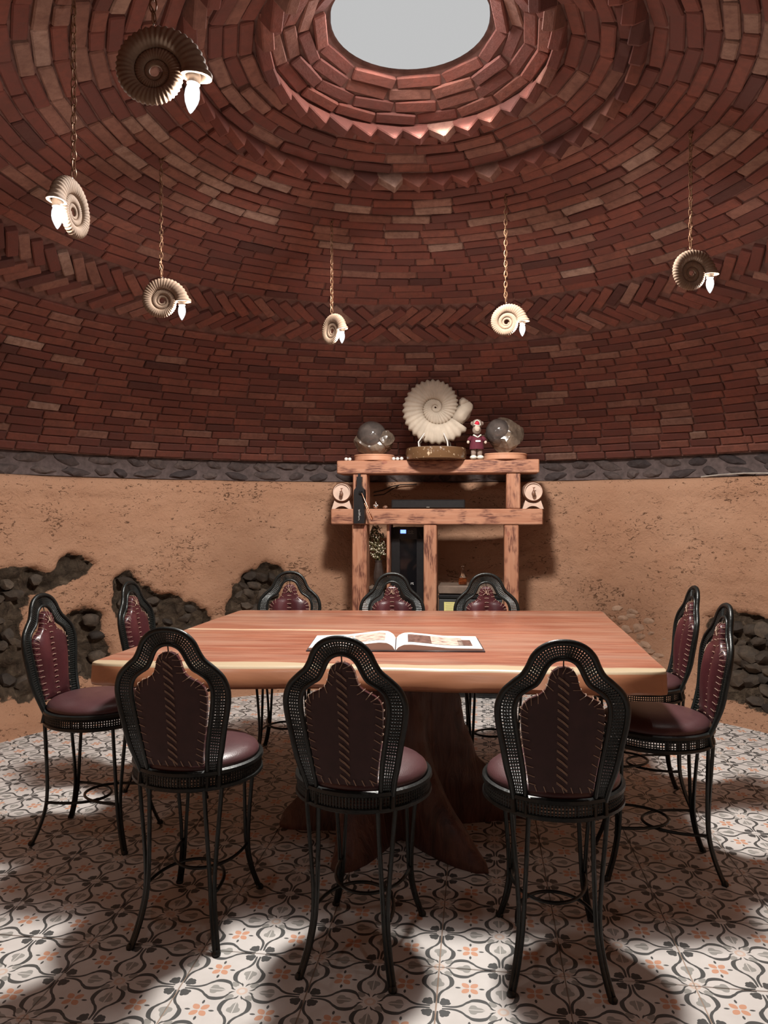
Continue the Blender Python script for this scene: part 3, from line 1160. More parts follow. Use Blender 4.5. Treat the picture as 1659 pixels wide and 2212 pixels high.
def make_chair():
    c = thing('dining_chair', (0, 0, 0))
    # seat rim: two rails
    def circ(r, z, n=48):
        return [(r * math.cos(2 * PI * k / n), r * math.sin(2 * PI * k / n), z) for k in range(n)]
    mb = MB()
    mb.tube(circ(0.194, 0.468), 0.0085, 6, closed=True)
    mb.tube(circ(0.194, 0.512), 0.0095, 6, closed=True)
    mb.lathe([(0.0001, 0.498), (0.185, 0.498), (0.190, 0.506), (0.190, 0.516), (0.0001, 0.516)], 40, close=False)
    mb.build('seat_rim', M['black'], c)
    mb = MB()
    for z in (0.481, 0.490, 0.499):
        mb.tube(circ(0.194, z), 0.0027, 4, closed=True)
    for k in range(132):
        a = 2 * PI * k / 132
        x, y = 0.194 * math.cos(a), 0.194 * math.sin(a)
        mb.tube([(x, y, 0.468), (x, y, 0.512)], 0.0031, 4, caps=False)
    tag(mb.build('rim_weave', M['black'], c), kind='stuff')
    # cushion
    mb = MB()
    pr = [(0.183, 0.514), (0.188, 0.520), (0.189, 0.528), (0.185, 0.537), (0.174, 0.546), (0.155, 0.554), (0.12, 0.561), (0.07, 0.565), (0.03, 0.566), (0.0001, 0.5665)]
    mb.lathe(pr, 48, close=False)
    mb.build('seat_cushion', M['seat'], c, smooth=180)
    # back frame
    NB = 110
    o_, i_ = full(OUT, NB), full(INN, NB)
    mb = MB()
    mb.tube([bp(p.x, p.y) for p in o_], 0.0088, 8)
    mb.tube([bp(p.x, p.y) for p in i_], 0.0065, 8)
    mb.tube([bp(0, .388 * K), bp(0, .360 * K, 0.002)], 0.002, 6)
    for sgn in (-1, 1):
        mb.tube([bp(sgn * .118 * K, 0.0), (sgn * .118 * K, -0.160, 0.47)], 0.0085, 6)
        mb.tube([bp(sgn * .088 * K, 0.0), (sgn * .088 * K, -0.175, 0.47)], 0.0065, 6)
    mb.build('back_frame', M['black'], c, smooth=60)
    # woven band between the rails
    mb = MB()
    for t in (0.17, 0.34, 0.5, 0.66, 0.83):
        mb.tube([bp(p.x * (1 - t) + q.x * t, p.y * (1 - t) + q.y * t) for p, q in zip(o_, i_)], 0.0027, 4)
    nt_ = 118
    o2, i2 = full(OUT, nt_), full(INN, nt_)
    for p, q in zip(o2, i2):
        mb.tube([bp(p.x, p.y), bp(q.x, q.y)], 0.0031, 4, caps=False)
    tag(mb.build('woven_band', M['black'], c), kind='stuff')
    # padded leather panel
    PAN = [(.081, .033), (.085, .067), (.096, .14), (.104, .204), (.105, .246), (.099, .266), (.084, .281), (.062, .290), (.046, .303), (.039, .321), (.035, .340), (.027, .356), (.014, .365), (.0, .367)]
    tabw = [(z * K, x * K) for x, z in PAN]
    nv, nu = 46, 24
    z0, z1 = .033 * K, .3667 * K
    def pan_pt(u, v, side):
        z = z0 + (z1 - z0) * (1 - (1 - v) ** 1.35)
        w = lerp_tab(tabw, z)
        x = u * w
        au = abs(u)
        edge = min(1.0, (1 - au) / 0.16) * min(1.0, v / 0.06) * min(1.0, (1 - v) / 0.06)
        if side > 0:
            lobes = max(0.0, math.sin(PI * min(1.0, max(0.0, (au - 0.05) / 0.86)))) ** 0.75
            zz = (z / K - 0.05) / 0.237
            g = max(0.0, math.sin(PI * min(1, max(0, zz)) ** 1.25)) ** 0.6
            off = 0.007 + 0.028 * lobes * g + 0.010 * edge * (1 - g)
        else:
            off = -0.006 - 0.004 * edge * (1 - 0.6 * math.exp(-(u / 0.06) ** 2))
        return bp(x, z, off)
    for side, nm, mt in ((1, 'backrest', 'leather'), (-1, 'back_lining', 'suede')):
        mb = MB()
        for j in range(nv + 1):
            for i in range(nu + 1):
                mb.v.append(tuple(pan_pt(-1 + 2 * i / nu, j / nv, side)))
        for j in range(nv):
            for i in range(nu):
                a = j * (nu + 1) + i
                q = (a, a + 1, a + nu + 2, a + nu + 1)
                mb.f.append(q if side < 0 else tuple(reversed(q)))
                mb.mi.append(0)
        if side > 0:      # close the rim of the panel towards the lining
            loop = [(i, 0) for i in range(nu + 1)] + [(nu, j) for j in range(1, nv + 1)] + [(i, nv) for i in range(nu - 1, -1, -1)] + [(0, j) for j in range(nv - 1, 0, -1)]
            b0 = len(mb.v)
            for i, j in loop:
                mb.v.append(tuple(pan_pt(-1 + 2 * i / nu, j / nv, -1)))
            ln = len(loop)
            for k in range(ln):
                a = loop[k][1] * (nu + 1) + loop[k][0]
                k2 = (k + 1) % ln
                d = loop[k2][1] * (nu + 1) + loop[k2][0]
                mb.f.append((a, d, b0 + k2, b0 + k))
                mb.mi.append(0)
        o = mb.build(nm, M[mt], c, smooth=180)
        if side < 0:
            o['label'] = 'matt brown leather back of the panel'
    # tan lacing
    mb = MB()
    rs = random.Random(3)
    half = [(x * K, z * K) for x, z in PAN]
    edge = catmull([(-x, z) for x, z in half] + [(x, z) for x, z in reversed(half[:-1])], 240)
    acc, last = 0, None
    for i in range(2, 238):
        acc += (edge[i] - edge[i - 1]).length
        if acc > 0.0185:
            acc = 0
            e = edge[i]
            d = (edge[i + 1] - edge[i - 1]).normalized()
            nin = Vector((d.y, -d.x, 0))
            sl = rs.uniform(0.5, 1.0) * 0.010
            fr = e + nin * 0.016 + d * 0.002
            bk = e + nin * 0.018 - d * sl
            mb.tube([bp(fr.x, fr.y, 0.020), bp(e.x - nin.x * .001, e.y - nin.y * .001, 0.012), bp(e.x - nin.x * .003, e.y - nin.y * .003, 0.0),
                     bp(e.x, e.y, -0.009), bp(bk.x, bk.y, -0.0125)], 0.0010, 4)
    if True:
        z = 0.05
        while z < 0.33:
            mb.tube([bp(-0.011, z * K, 0.019), bp(0, z * K + .001, 0.0165), bp(0.011, z * K, 0.019)], 0.0012, 4)
            w = 0.014
            for q in (0, 0.0035):
                mb.tube([bp(-w, (z + 0.010) * K + q, -0.0125), bp(0, z * K + q, -0.012), bp(w, (z - 0.012) * K + q, -0.0125)], 0.0009, 4)
            z += 0.0215
    for k in range(7):
        x = -0.07 + k * 0.0233
        mb.tube([bp(x, .050 * K, -0.0125), bp(x + 0.006, .034 * K, -0.010), bp(x + 0.006, .031 * K, 0.006)], 0.0011, 4)
    for q in range(5):
        mb.tube([bp(rs.uniform(-.02, .02), .325 * K, 0.021), bp(rs.uniform(-.012, .012), .338 * K, 0.022), bp(rs.uniform(-.02, .02), .350 * K, 0.018)], 0.0012, 4)
    mb.build('lacing', M['lace'], c)
    # legs: two rods that meet above a splayed foot
    for (fx, fy) in ((-.130, -.200), (.130, -.200), (-.141, .190), (.141, .190)):
        R = math.hypot(fx, fy)
        ux, uy = fx / R, fy / R
        tx, ty = -uy, ux
        mb = MB()
        for sg in (-1, 1):
            pts = []
            for (z, r, w) in ((0.466, 0.194, 0.026), (0.38, 0.190, 0.020), (0.28, 0.186, 0.0125), (0.20, 0.185, 0.0075), (0.14, 0.190, 0.0058), (0.08, 0.206, 0.0055), (0.035, 0.224, 0.0055), (0.006, R, 0.0055)):
                pts.append((ux * r + tx * w * sg, uy * r + ty * w * sg, z))
            mb.tube(catmull(pts, 22), 0.0066, 6)
        mb.tube([(fx, fy, 0.013), (fx * 1.01, fy * 1.01, 0.006), (fx * 1.01, fy * 1.01, 0.0)], [0.009, 0.013, 0.012], 8)
        mb.build('leg', M['black'], c, smooth=60)
    for sg in (-1, 1):
        y0 = 0.150 * sg
        pts = []
        for k in range(25):
            a = PI * k / 24
            pts.append((0.112 * math.cos(a), y0 - sg * 0.195 * math.sin(a) ** 0.8, 0.165 + (0.006 if sg > 0 else -0.006)))
        mb = MB()
        mb.tube(pts, 0.0055, 6)
        mb.build('stretcher', M['black'], c, smooth=60)
    return c

chair0 = make_chair()
def chair_at(x, y, fx, fy, label, first=[True]):
    o = chair0 if first[0] else copy_tree(chair0)
    first[0] = False
    o.location = (x, y, 0)
    o.rotation_euler = (0, 0, math.atan2(-fx, fy))
    tag(o, label, 'chair', 'iron and leather chairs around the table')
CH_L = 'black iron chair with laced oxblood leather back, '
chair_at(-0.588, 2.39, 0.046, 0.364, CH_L + 'leftmost of three seen from behind')
chair_at(-0.060, 2.235, 0.085, 0.373, CH_L + 'in front of the open book')
chair_at(0.488, 2.18, 0.039, 0.378, CH_L + 'rightmost of three seen from behind')
chair_at(0.985, 2.735, -0.99, 0.13, CH_L + 'nearer one at the right table end')
chair_at(1.135, 3.375, -0.99, 0.12, CH_L + 'farther one at the right table end')
chair_at(-1.135, 2.99, 0.985, -0.17, CH_L + 'nearer one at the left table end')
chair_at(-0.965, 3.54, 0.985, -0.15, CH_L + 'farther one at the left table end')
chair_at(-0.515, 3.935, 0.03, -0.99, CH_L + 'behind the table before a bare rock patch')
chair_at(0.043, 3.83, 0.0, -1.0, CH_L + 'behind the table before the wine cooler')
chair_at(0.540, 3.80, -0.03, -1.0, CH_L + 'behind the table before the charcoal mini fridge')

# ------------------------------------------------------------------ open book on the table
book = thing('open_book', (0.046, 2.94, TT + 0.0005), math.radians(-1.5),
             label='large open picture book lying on the table', cat='book')
mb = MB()
mb.box((-0.168, 0, 0.002), (0.330, 0.290, 0.004), b=0.001)
mb.box((0.168, 0, 0.002), (0.330, 0.290, 0.004), b=0.001)
mb.box((0, 0, 0.0015), (0.03, 0.290, 0.003))
mb.build('cover', M['bookedge'], book)
def page_h(u, top):
    return lerp_tab([(0, 0.006), (0.03, top * 0.62), (0.09, top * 0.95), (0.18, top), (0.32, top * 0.85), (0.6, top * 0.52), (1.0, 0.0095 + 0.1 * top)], u)
for sg, top in ((-1, 0.034), (1, 0.027)):
    mb = MB()
    n, w, d = 26, 0.322, 0.280
    for k in range(n + 1):
        u = (k / n) ** 1.4
        h = page_h(u, top)
        x = sg * (0.002 + u * w)
        mb.v += [(x, -d / 2, 0.004), (x, -d / 2, h), (x, d / 2, h), (x, d / 2, 0.004)]
    for k in range(n):
        for q in range(4):
            a, b_ = k * 4 + q, k * 4 + (q + 1) % 4
            mb.f.append((a, b_, b_ + 4, a + 4))
            mb.mi.append(0)
    mb.f += [(0, 1, 2, 3), (n * 4 + 3, n * 4 + 2, n * 4 + 1, n * 4)]
    mb.mi += [0, 0]
    bm_o = mb.build('page_block', M['paper'], book, smooth=50)
    pics = [(0.14, 0.42, 'photodark'), (0.42, 0.80, 'photo'), (0.74, 0.90, 'photodark')] if sg > 0 else [(0.12, 0.5, 'photo'), (0.52, 0.86, 'photo')]
    for u0, u1, mt in pics:
        mb = MB()
        n2 = 10
        lo, hi = (-0.085, 0.09) if mt != 'photodark' or u0 < 0.5 else (-0.085, 0.04)
        for k in range(n2 + 1):
            u = u0 + (u1 - u0) * k / n2
            h = page_h(u, top) + 0.0010
            x = sg * (0.002 + u * w)
            mb.v += [(x, lo, h), (x, hi, h)]
        for k in range(n2):
            mb.f.append((k * 2, k * 2 + 2, k * 2 + 3, k * 2 + 1) if sg > 0 else (k * 2, k * 2 + 1, k * 2 + 3, k * 2 + 2))
            mb.mi.append(0)
        mb.build('printed_photograph', M[mt], bm_o, smooth=60)

# ------------------------------------------------------------------ shelf unit of scorched beams
SU = thing('shelf_unit', (0.363, 5.20, 0), math.radians(-7),
           label='tall rustic shelf of scorched pine beams against the plaster wall', cat='shelf')
def beam(name, x0, x1, z0, z1, d, mt, y0=0.0, b=0.006):
    mb = MB()
    mb.box((0, 0, 0), (x1 - x0, d, z1 - z0), b=b)
    return mb.build(name, M[mt], SU, ((x0 + x1) / 2, y0 + d / 2, (z0 + z1) / 2), smooth=30)
ZT, ZM = 1.640, 1.302
beam('top_beam', -.700, .698, 1.548, ZT, .26, 'beamx')
beam('middle_beam', -.742, .722, 1.193, ZM, .26, 'beamx')
beam('post', -.587, -.489, ZM, 1.548, .16, 'beamz', 0.012)
beam('post', .478, .572, ZM, 1.548, .16, 'beamz', 0.012)
beam('post', -.592, -.490, 0.0, 1.193, .16, 'beamz', 0.008)
beam('post', -.090, .000, 0.0, 1.193, .16, 'beamz', 0.008)
beam('post', .463, .560, 0.0, 1.193, .16, 'beamz', 0.008)
beam('side_plank', -.354, -.334, 0.40, 1.193, .24, 'beamz', 0.06, 0.003)
beam('lower_shelf', -.49, -.09, 0.46, 0.50, .30, 'beamx', 0.03, 0.004)
SUM = Matrix.Translation(SU.location) @ Matrix.Rotation(math.radians(-7), 4, 'Z')
def su(x, y, z):
    return SUM @ Vector((x, y, z))
RZ = math.radians(-7)

# turned wooden discs and the two minerals
def disc(x, r, label):
    t = thing('display_disc', su(x, 0.13, ZT), RZ, label=label, cat='stand', group='turned wooden discs on the top beam')
    mb = MB()
    mb.lathe([(0.0001, 0), (r * 0.96, 0), (r, 0.004), (r, 0.034), (r * 1.02, 0.037), (r * 1.02, 0.042), (r * 1.0, 0.045), (0.0001, 0.045)], 40, close=False)
    mb.build('disc', M['diskwood'], t, smooth=40)
disc(-0.453, 0.142, 'turned wooden disc under the mineral with a smooth grey dome')
disc(0.470, 0.152, 'turned wooden disc under the round faceted crystal ball')
g = thing('mineral_specimen', su(-0.455, 0.13, ZT + 0.045), RZ, label='mineral half polished dome half rough crystal on wooden disc', cat='mineral')
mb = MB()
vs, fs = lump(3, sub=4, amp=0.10, freq=1.6, facets=14)
mb.add([(x * 0.150 + 0.004, y * 0.115, 0.095 + z * 0.098) for x, y, z in vs], fs)
vs, fs = lump(9, sub=3, amp=0.16, freq=1.5, facets=9)
mb.add([(x * 0.062 + 0.088, y * 0.08 - 0.03, 0.112 + z * 0.066) for x, y, z in vs], fs)
mb.build('rough_crystal', M['geoderough'], g, smooth=25)
mb = MB()
vs, fs = lump(4, sub=4, amp=0.05, freq=1.0)
mb.add([(x * 0.108 - 0.012, y * 0.118 - 0.004, 0.138 + z * 0.106) for x, y, z in vs], fs)
mb.build('polished_dome', M['geodedark'], g, smooth=180)
g = thing('crystal_ball', su(0.470, 0.13, ZT + 0.045), RZ, label='round faceted crystal ball on wooden disc beside the plush toy', cat='mineral')
mb = MB()
vs, fs = lump(14, sub=4, amp=0.07, freq=2.2, facets=16)
mb.add([(x * 0.138, y * 0.125, 0.128 + z * 0.134) for x, y, z in vs], fs)
mb.build('faceted_body', M['geoderough'], g, smooth=25)
mb = MB()
vs, fs = lump(15, sub=4, amp=0.04, freq=1.2)
mb.add([(x * 0.092 - 0.040, y * 0.100 - 0.016, 0.150 + z * 0.098) for x, y, z in vs], fs)
mb.build('polished_face', M['geodedark'], g, smooth=180)

# ammonites
def ammonite(Ro, q0, q1, start_deg, sgn, ribs_q, amp, thick, nst, flare=None, lip=None):
    """spiral tube; Ro(q) is the outer radius at quarter-turn q, angle = start + sgn*90*q, in the xz plane"""
    mb = MB()
    SEG = 18
    for i in range(nst + 1):
        q = q0 + (q1 - q0) * i / nst
        ro, ri = Ro(q), Ro(q - 4)
        c = (ro + ri) / 2 * 0.985
        hw = (ro - ri) / 2 * 1.06
        if flare:
            hw *= flare(q)
            c *= 1 + 0.15 * (flare(q) - 1)
        ang = math.radians(start_deg + sgn * 90 * q)
        ph = (q * ribs_q) % 1.0
        rib = (0.5 - 0.5 * math.cos(2 * PI * ph)) ** 0.8
        for k in range(SEG):
            b = 2 * PI * k / SEG
            cb, sb = math.cos(b), math.sin(b)
            m = 1 + amp * rib * max(0.0, 0.55 + 0.45 * cb) - amp * 0.4
            rad = c + hw * m * (abs(cb) ** 0.9) * (1 if cb > 0 else -1)
            y = thick * hw * m * (abs(sb) ** 0.85) * (1 if sb > 0 else -1)
            mb.v.append((rad * math.cos(ang), y, rad * math.sin(ang)))
    for i in range(nst):
        for k in range(SEG):
            k2 = (k + 1) % SEG
            mb.f.append((i * SEG + k, i * SEG + k2, (i + 1) * SEG + k2, (i + 1) * SEG + k))
            mb.mi.append(0)
    mb.f.append(tuple(range(SEG - 1, -1, -1)))
    mb.mi.append(0)
    last = nst * SEG
    if lip:      # recessed mouth
        cen = sum((Vector(mb.v[last + k]) for k in range(SEG)), Vector()) / SEG
        ang = math.radians(start_deg + sgn * 90 * q1)
        back = Vector((math.sin(ang), 0, -math.cos(ang))) * lip * sgn
        b0 = len(mb.v)
        for k in range(SEG):
            mb.v.append(tuple(cen + (Vector(mb.v[last + k]) - cen) * 0.72))
        for k in range(SEG):
            mb.v.append(tuple(cen + (Vector(mb.v[last + k]) - cen) * 0.6 + back))
        for k in range(SEG):
            k2 = (k + 1) % SEG
            mb.f.append((last + k, last + k2, b0 + k2, b0 + k))
            mb.f.append((b0 + k, b0 + k2, b0 + SEG + k2, b0 + SEG + k))
            mb.mi += [0, 0]
        mb.f.append(tuple(b0 + SEG + k for k in range(SEG)))
        mb.mi.append(0)
    else:
        mb.f.append(tuple(last + k for k in range(SEG)))
        mb.mi.append(0)
    return mb

BIG = [(-8, 0.006), (-4, 0.017), (-3, 0.025), (-2, 0.033), (-1, 0.043), (0, 0.056), (1, 0.086), (2, 0.115), (3, 0.150), (4, 0.188), (5, 0.225), (6, 0.250), (7, 0.268)]
base = thing('fossil_stand', su(-0.006, 0.05, ZT), RZ, label='polished round brown stone stand with metal claws under the ammonite', cat='stand')
mb = MB()
mb.lathe([(0.0001, 0), (0.198, 0), (0.208, 0.006), (0.212, 0.05), (0.208, 0.078), (0.200, 0.084), (0.0001, 0.085)], 56, close=False)
mb.build('base', M['stonebase'], base, smooth=40)
for (x, y, dx) in ((-0.115, -0.05, 0.04), (-0.115, 0.07, 0.04), (0.085, -0.05, -0.03), (0.10, 0.07, -0.045)):
    mb = MB()
    mb.tube([(x, y, 0.083), (x - 0.004, y, 0.125), (x + dx, y * 1.1, 0.185)], [0.006, 0.006, 0.004], 6)
    mb.build('claw', M['white'], base, smooth=60)
am = thing('ammonite_fossil', su(-0.010, 0.06, ZT + 0.085 + 0.285), RZ, label='large pale ribbed ammonite fossil on a brown stone stand', cat='fossil')
mb = ammonite(lambda q: lerp_tab(BIG, q), -7, 6.62, 90, 1, 8.0, 0.20, 0.55, 760, flare=lambda q: 1 + 0.10 * max(0.0, (q - 6.2)))
mb.build('shell', M['bigshell'], am, smooth=70)
mb = MB()      # broken lip that rises at the mouth
vs, fs = lump(33, sub=3, amp=0.30, freq=1.6, facets=6)
mb.add([(0.185 + x * 0.065 + z * 0.03, y * 0.06, -0.045 + z * 0.085) for x, y, z in vs], fs)
vs, fs = lump(35, sub=3, amp=0.34, freq=1.8, facets=5)
mb.add([(0.193 + x * 0.036, y * 0.045, 0.03 + z * 0.032) for x, y, z in vs], fs)
mb.build('broken_lip', M['bigshell'], am, smooth=45)

# plush toy
toy = thing('plush_toy', su(0.275, 0.030, ZT), RZ + 0.15, label='small grey plush animal in a maroon shirt standing by the ammonite', cat='toy')
def ball(mb, c, r, sub=3, seed=None, amp=0.0):
    vs, fs = lump(seed or 1, sub=sub, amp=amp)
    mb.add([(c[0] + x * r[0], c[1] + y * r[1], c[2] + z * r[2]) for x, y, z in vs], fs)
mb = MB()
for sg in (-1, 1):
    mb.tube([(sg * 0.018, 0, 0.10), (sg * 0.021, 0, 0.06), (sg * 0.022, 0, 0.02)], [0.020, 0.019, 0.017], 12)
ball(mb, (0, 0, 0.125), (0.042, 0.034, 0.045))
ball(mb, (0, -0.002, 0.205), (0.030, 0.028, 0.034))
ball(mb, (0.004, 0.006, 0.248), (0.036, 0.034, 0.034))
for sg in (-1, 1):
    ball(mb, (sg * 0.036 + 0.004, 0.006, 0.252), (0.010, 0.008, 0.014), 2)
mb.build('body', M['plush'], toy, smooth=180)
mb = MB()
ball(mb, (0.0, -0.026, 0.215), (0.020, 0.016, 0.026))
mb.build('muzzle', M['plushlight'], toy, smooth=180)
mb = MB()
ball(mb, (-0.003, -0.026, 0.250), (0.018, 0.014, 0.018))
mb.build('mouth', M['red'], toy, smooth=180)
mb = MB()
mb.tube([(-0.024, -0.028, 0.240), (-0.016, -0.038, 0.262), (-0.002, -0.040, 0.270), (0.014, -0.038, 0.258), (0.022, -0.028, 0.236), (0.002, -0.042, 0.232), (-0.024, -0.028, 0.240)], 0.0035, 6)
mb.build('teeth', M['plushwhite'], toy, smooth=180)
mb = MB()
mb.lathe([(0.050, 0.072), (0.049, 0.090), (0.045, 0.115), (0.042, 0.140), (0.036, 0.158), (0.024, 0.170), (0.022, 0.168)], 24, Matrix.Diagonal((1, 0.82, 1, 1)), close=False)
for sg in (-1, 1):
    mb.tube([(sg * 0.034, 0, 0.155), (sg * 0.050, -0.004, 0.142), (sg * 0.056, -0.008, 0.130)], [0.015, 0.014, 0.013], 10)
shirt = mb.build('shirt', M['maroon'], toy, smooth=180)
mb = MB()
mb.box((0.004, -0.0385, 0.126), (0.036, 0.004, 0.013), Matrix.Rotation(0.0, 4, 'X'), b=0.0018)
mb.build('shirt_badge', M['whiteprint'], shirt)
mb = MB()
for sg in (-1, 1):
    mb.tube([(sg * 0.026, -0.022, 0.170), (0.002, -0.036, 0.152)], [0.006, 0.004], 8)
mb.build('collar', M['plushwhite'], shirt, smooth=180)
for sg in (-1, 1):
    mb = MB()
    ball(mb, (sg * 0.060, -0.010, 0.121), (0.010, 0.009, 0.012), 2)
    mb.build('hand', M['plushlight'], toy, smooth=180)
    mb = MB()
    ball(mb, (sg * 0.024, -0.012, 0.016), (0.024, 0.032, 0.016))
    mb.build('foot', M['plushwhite'], toy, smooth=180)

# little white balls on the top beam
for x, y, lab in ((-0.640, 0.04, 'small white ball at the left end of the top beam'),
                  (-0.617, 0.055, 'small white ball touching the left side of the mineral disc'),
                  (-0.302, 0.04, 'small white ball touching the right side of the mineral disc'),
                  (-0.276, 0.05, 'small white ball, middle one between mineral and ammonite stand'),
                  (-0.246, 0.035, 'small white ball nearest the brown ammonite stand')):
    mb = MB()
    ball(mb, (0, 0, 0), (0.0135, 0.0135, 0.0135), 2, int(-x * 1000), 0.04)
    o = mb.build('ball', M['white'], None, su(x, y, ZT + 0.013), smooth=180)
    tag(o, lab, 'ball', 'small white balls on the top beam')

# small barrels in cradles
def barrel(x, rz, label):
    t = thing('mini_barrel', su(x, 0.14, ZM), RZ + rz, label=label, cat='barrel', group='small barrels on the middle beam')
    Xb = Matrix.Translation((0, 0, 0.118)) @ Matrix.Rotation(PI / 2, 4, 'X')
    mb = MB()
    mb.lathe([(0.0001, 0.083), (0.056, 0.083), (0.057, 0.092), (0.061, 0.092), (0.066, 0.06), (0.072, 0.02), (0.0735, 0), (0.072, -0.02), (0.066, -0.06), (0.061, -0.09), (0.0001, -0.09)], 36, Xb, close=False)
    mb.build('cask', M['palewood'], t, smooth=30)
    for z, r in ((0.074, 0.0650), (0.045, 0.0700), (-0.045, 0.0700), (-0.074, 0.0650)):
        mb = MB()
        mb.lathe([(r, z - 0.006), (r + 0.0018, z - 0.006), (r + 0.0012, z + 0.006), (r - 0.001, z + 0.006)], 36, Xb, close=False)
        mb.build('hoop', M['copper'], t, smooth=30)
    mb = MB()
    mb.tube([(0, -0.082, 0.105), (0, -0.105, 0.105)], 0.006, 8)
    mb.lathe([(0.0001, -0.022), (0.006, -0.020), (0.013, -0.008), (0.014, 0.004), (0.009, 0.016), (0.005, 0.024), (0.0001, 0.025)], 14, Matrix.Translation((0, -0.108, 0.103)), close=False)
    tap = mb.build('tap', M['brown'], t, smooth=180)
    mb = MB()
    mb.tube([(0, -0.108, 0.126), (0.002, -0.110, 0.138), (-0.006, -0.110, 0.143), (0.010, -0.110, 0.145)], 0.003, 6)
    mb.build('tap_key', M['copper'], tap, smooth=60)
    for y in (-0.060, 0.060):
        mb = MB()      # cradle end: trapezoid with an arch cut below and a round rest above
        top, bot = [], []
        for k in range(17):
            u = -1 + k / 8
            zt = 0.084 - 0.045 * math.sqrt(max(0.0, 1 - (u * 0.85) ** 2)) if abs(u) < 1.01 else 0.08
            top.append((u * 0.052, zt))
            bot.append((u * 0.072, max(0.0, 0.020 * (1 - (u / 0.66) ** 2))))
        for yy in (y - 0.008, y + 0.008):
            for (tx, tz), (bx, bz) in zip(top, bot):
                mb.v += [(tx, yy, tz), (bx, yy, bz)]
        for k in range(16):
            a = k * 2
            mb.f += [(a, a + 1, a + 3, a + 2), (34 + a, 34 + a + 2, 34 + a + 3, 34 + a + 1), (a, a + 2, 34 + a + 2, 34 + a), (a + 1, 34 + a + 1, 34 + a + 3, a + 3)]
            mb.mi += [0] * 4
        mb.f += [(0, 34, 35, 1), (32, 33, 67, 66)]
        mb.mi += [0, 0]
        mb.build('cradle', M['palewood'], t, smooth=30)
barrel(-0.684, 0.10, 'small pale barrel with wooden tap beside the black corkscrew')
barrel(0.660, 0.02, 'small pale barrel with wooden tap at the beam end without corkscrew')

# bottle-shaped corkscrew on the left post
ck = thing('bottle_corkscrew', su(-0.536, -0.004, 1.200), RZ, label='black bottle shaped wall corkscrew with copper lever on the left post', cat='corkscrew')
mb = MB()
hw = [(0.0, 0.042), (0.006, 0.044), (0.215, 0.044), (0.235, 0.040), (0.250, 0.026), (0.262, 0.019), (0.290, 0.019), (0.291, 0.021), (0.325, 0.021), (0.326, 0.010), (0.345, 0.009), (0.347, 0.006)]
for y in (-0.030, 0.0):
    for z, w in hw:
        k = 0.86 if y < -0.01 else 1.0
        mb.v += [(-w * k, y, z), (w * k, y, z)]
nh = len(hw)
for k in range(nh - 1):
    a, b_ = k * 2, nh * 2 + k * 2
    mb.f += [(a, a + 1, a + 3, a + 2), (b_, b_ + 2, b_ + 3, b_ + 1), (a, a + 2, b_ + 2, b_), (a + 1, b_ + 1, b_ + 3, a + 3)]
    mb.mi += [0] * 4
mb.f += [(0, nh * 2, nh * 2 + 1, 1), (nh * 2 - 2, nh * 2 - 1, nh * 4 - 1, nh * 4 - 2)]
mb.mi += [0, 0]
body = mb.build('body', M['blackplastic'], ck, smooth=30)
mb = MB()
mb.tube([(0.018, -0.036, 0.215), (0.045, -0.06, 0.16), (0.085, -0.075, 0.07), (0.100, -0.078, 0.035), (0.096, -0.078, 0.024), (0.080, -0.072, 0.060), (0.042, -0.058, 0.140)], 0.0042, 8)
mb.build('lever', M['copper'], ck, smooth=60)
mb = MB()
mb.tube([(0.004, -0.033, 0.215), (0.022, -0.040, 0.214)], 0.012, 10)
mb.build('pivot', M['blackplastic'], ck, smooth=60)
mb = MB()
rs = random.Random(2)
pts = [(0.004 * math.sin(k * 1.9) + rs.uniform(-.002, .002), -0.0312, 0.098 - k * 0.0026) for k in range(30)]
mb.tube(pts, 0.0011, 4)
mb.tube([(0.010, -0.0312, 0.076), (0.004, -0.0312, 0.066), (0.011, -0.0312, 0.055)], 0.0010, 4)
mb.build('signature', M['whiteprint'], body)

# silver figurine, dark pine cone, soundbar
fg = thing('silver_figurine', su(-0.438, 0.10, ZM), RZ, label='tiny shiny silver figurine on the middle beam', cat='figurine')
mb = MB()
ball(mb, (0, 0, 0.014), (0.016, 0.014, 0.014), 2, 5, 0.3)
ball(mb, (0.002, 0, 0.034), (0.011, 0.010, 0.011), 2, 6, 0.3)
ball(mb, (-0.012, 0, 0.026), (0.008, 0.008, 0.007), 2, 7, 0.3)
ball(mb, (0.014, 0, 0.024), (0.008, 0.008, 0.008), 2, 8, 0.3)
ball(mb, (0.0, 0, 0.046), (0.005, 0.005, 0.006), 2)
mb.build('figure', M['silver'], fg, smooth=60)
pc = thing('dark_pebble', su(-0.368, 0.10, ZM + 0.0005), RZ, label='small dark brown pebble beside the black soundbar', cat='pebble')
mb = MB()
ball(mb, (0, 0, 0.012), (0.016, 0.013, 0.012), 3, 17, 0.3)
ball(mb, (-0.010, -0.002, 0.009), (0.010, 0.009, 0.009), 2, 19, 0.3)
mb.build('stone', M['brown'], pc, smooth=60)
sb = thing('soundbar', su(-0.065, 0.14, ZM), RZ, label='long black soundbar lying on the middle beam', cat='speaker')
mb = MB()
mb.box((0, 0, 0.034), (0.520, 0.10, 0.062), b=0.006)
body = mb.build('body', M['blackplastic'], sb, smooth=30)
mb = MB()
mb.box((0, -0.051, 0.034), (0.500, 0.004, 0.050), b=0.0015)
gr = mb.build('grille', M['blackplastic'], sb, smooth=30)
mb = MB()
mb.box((0, -0.0535, 0.012), (0.022, 0.001, 0.004))
mb.build('badge', M['ink'], gr)

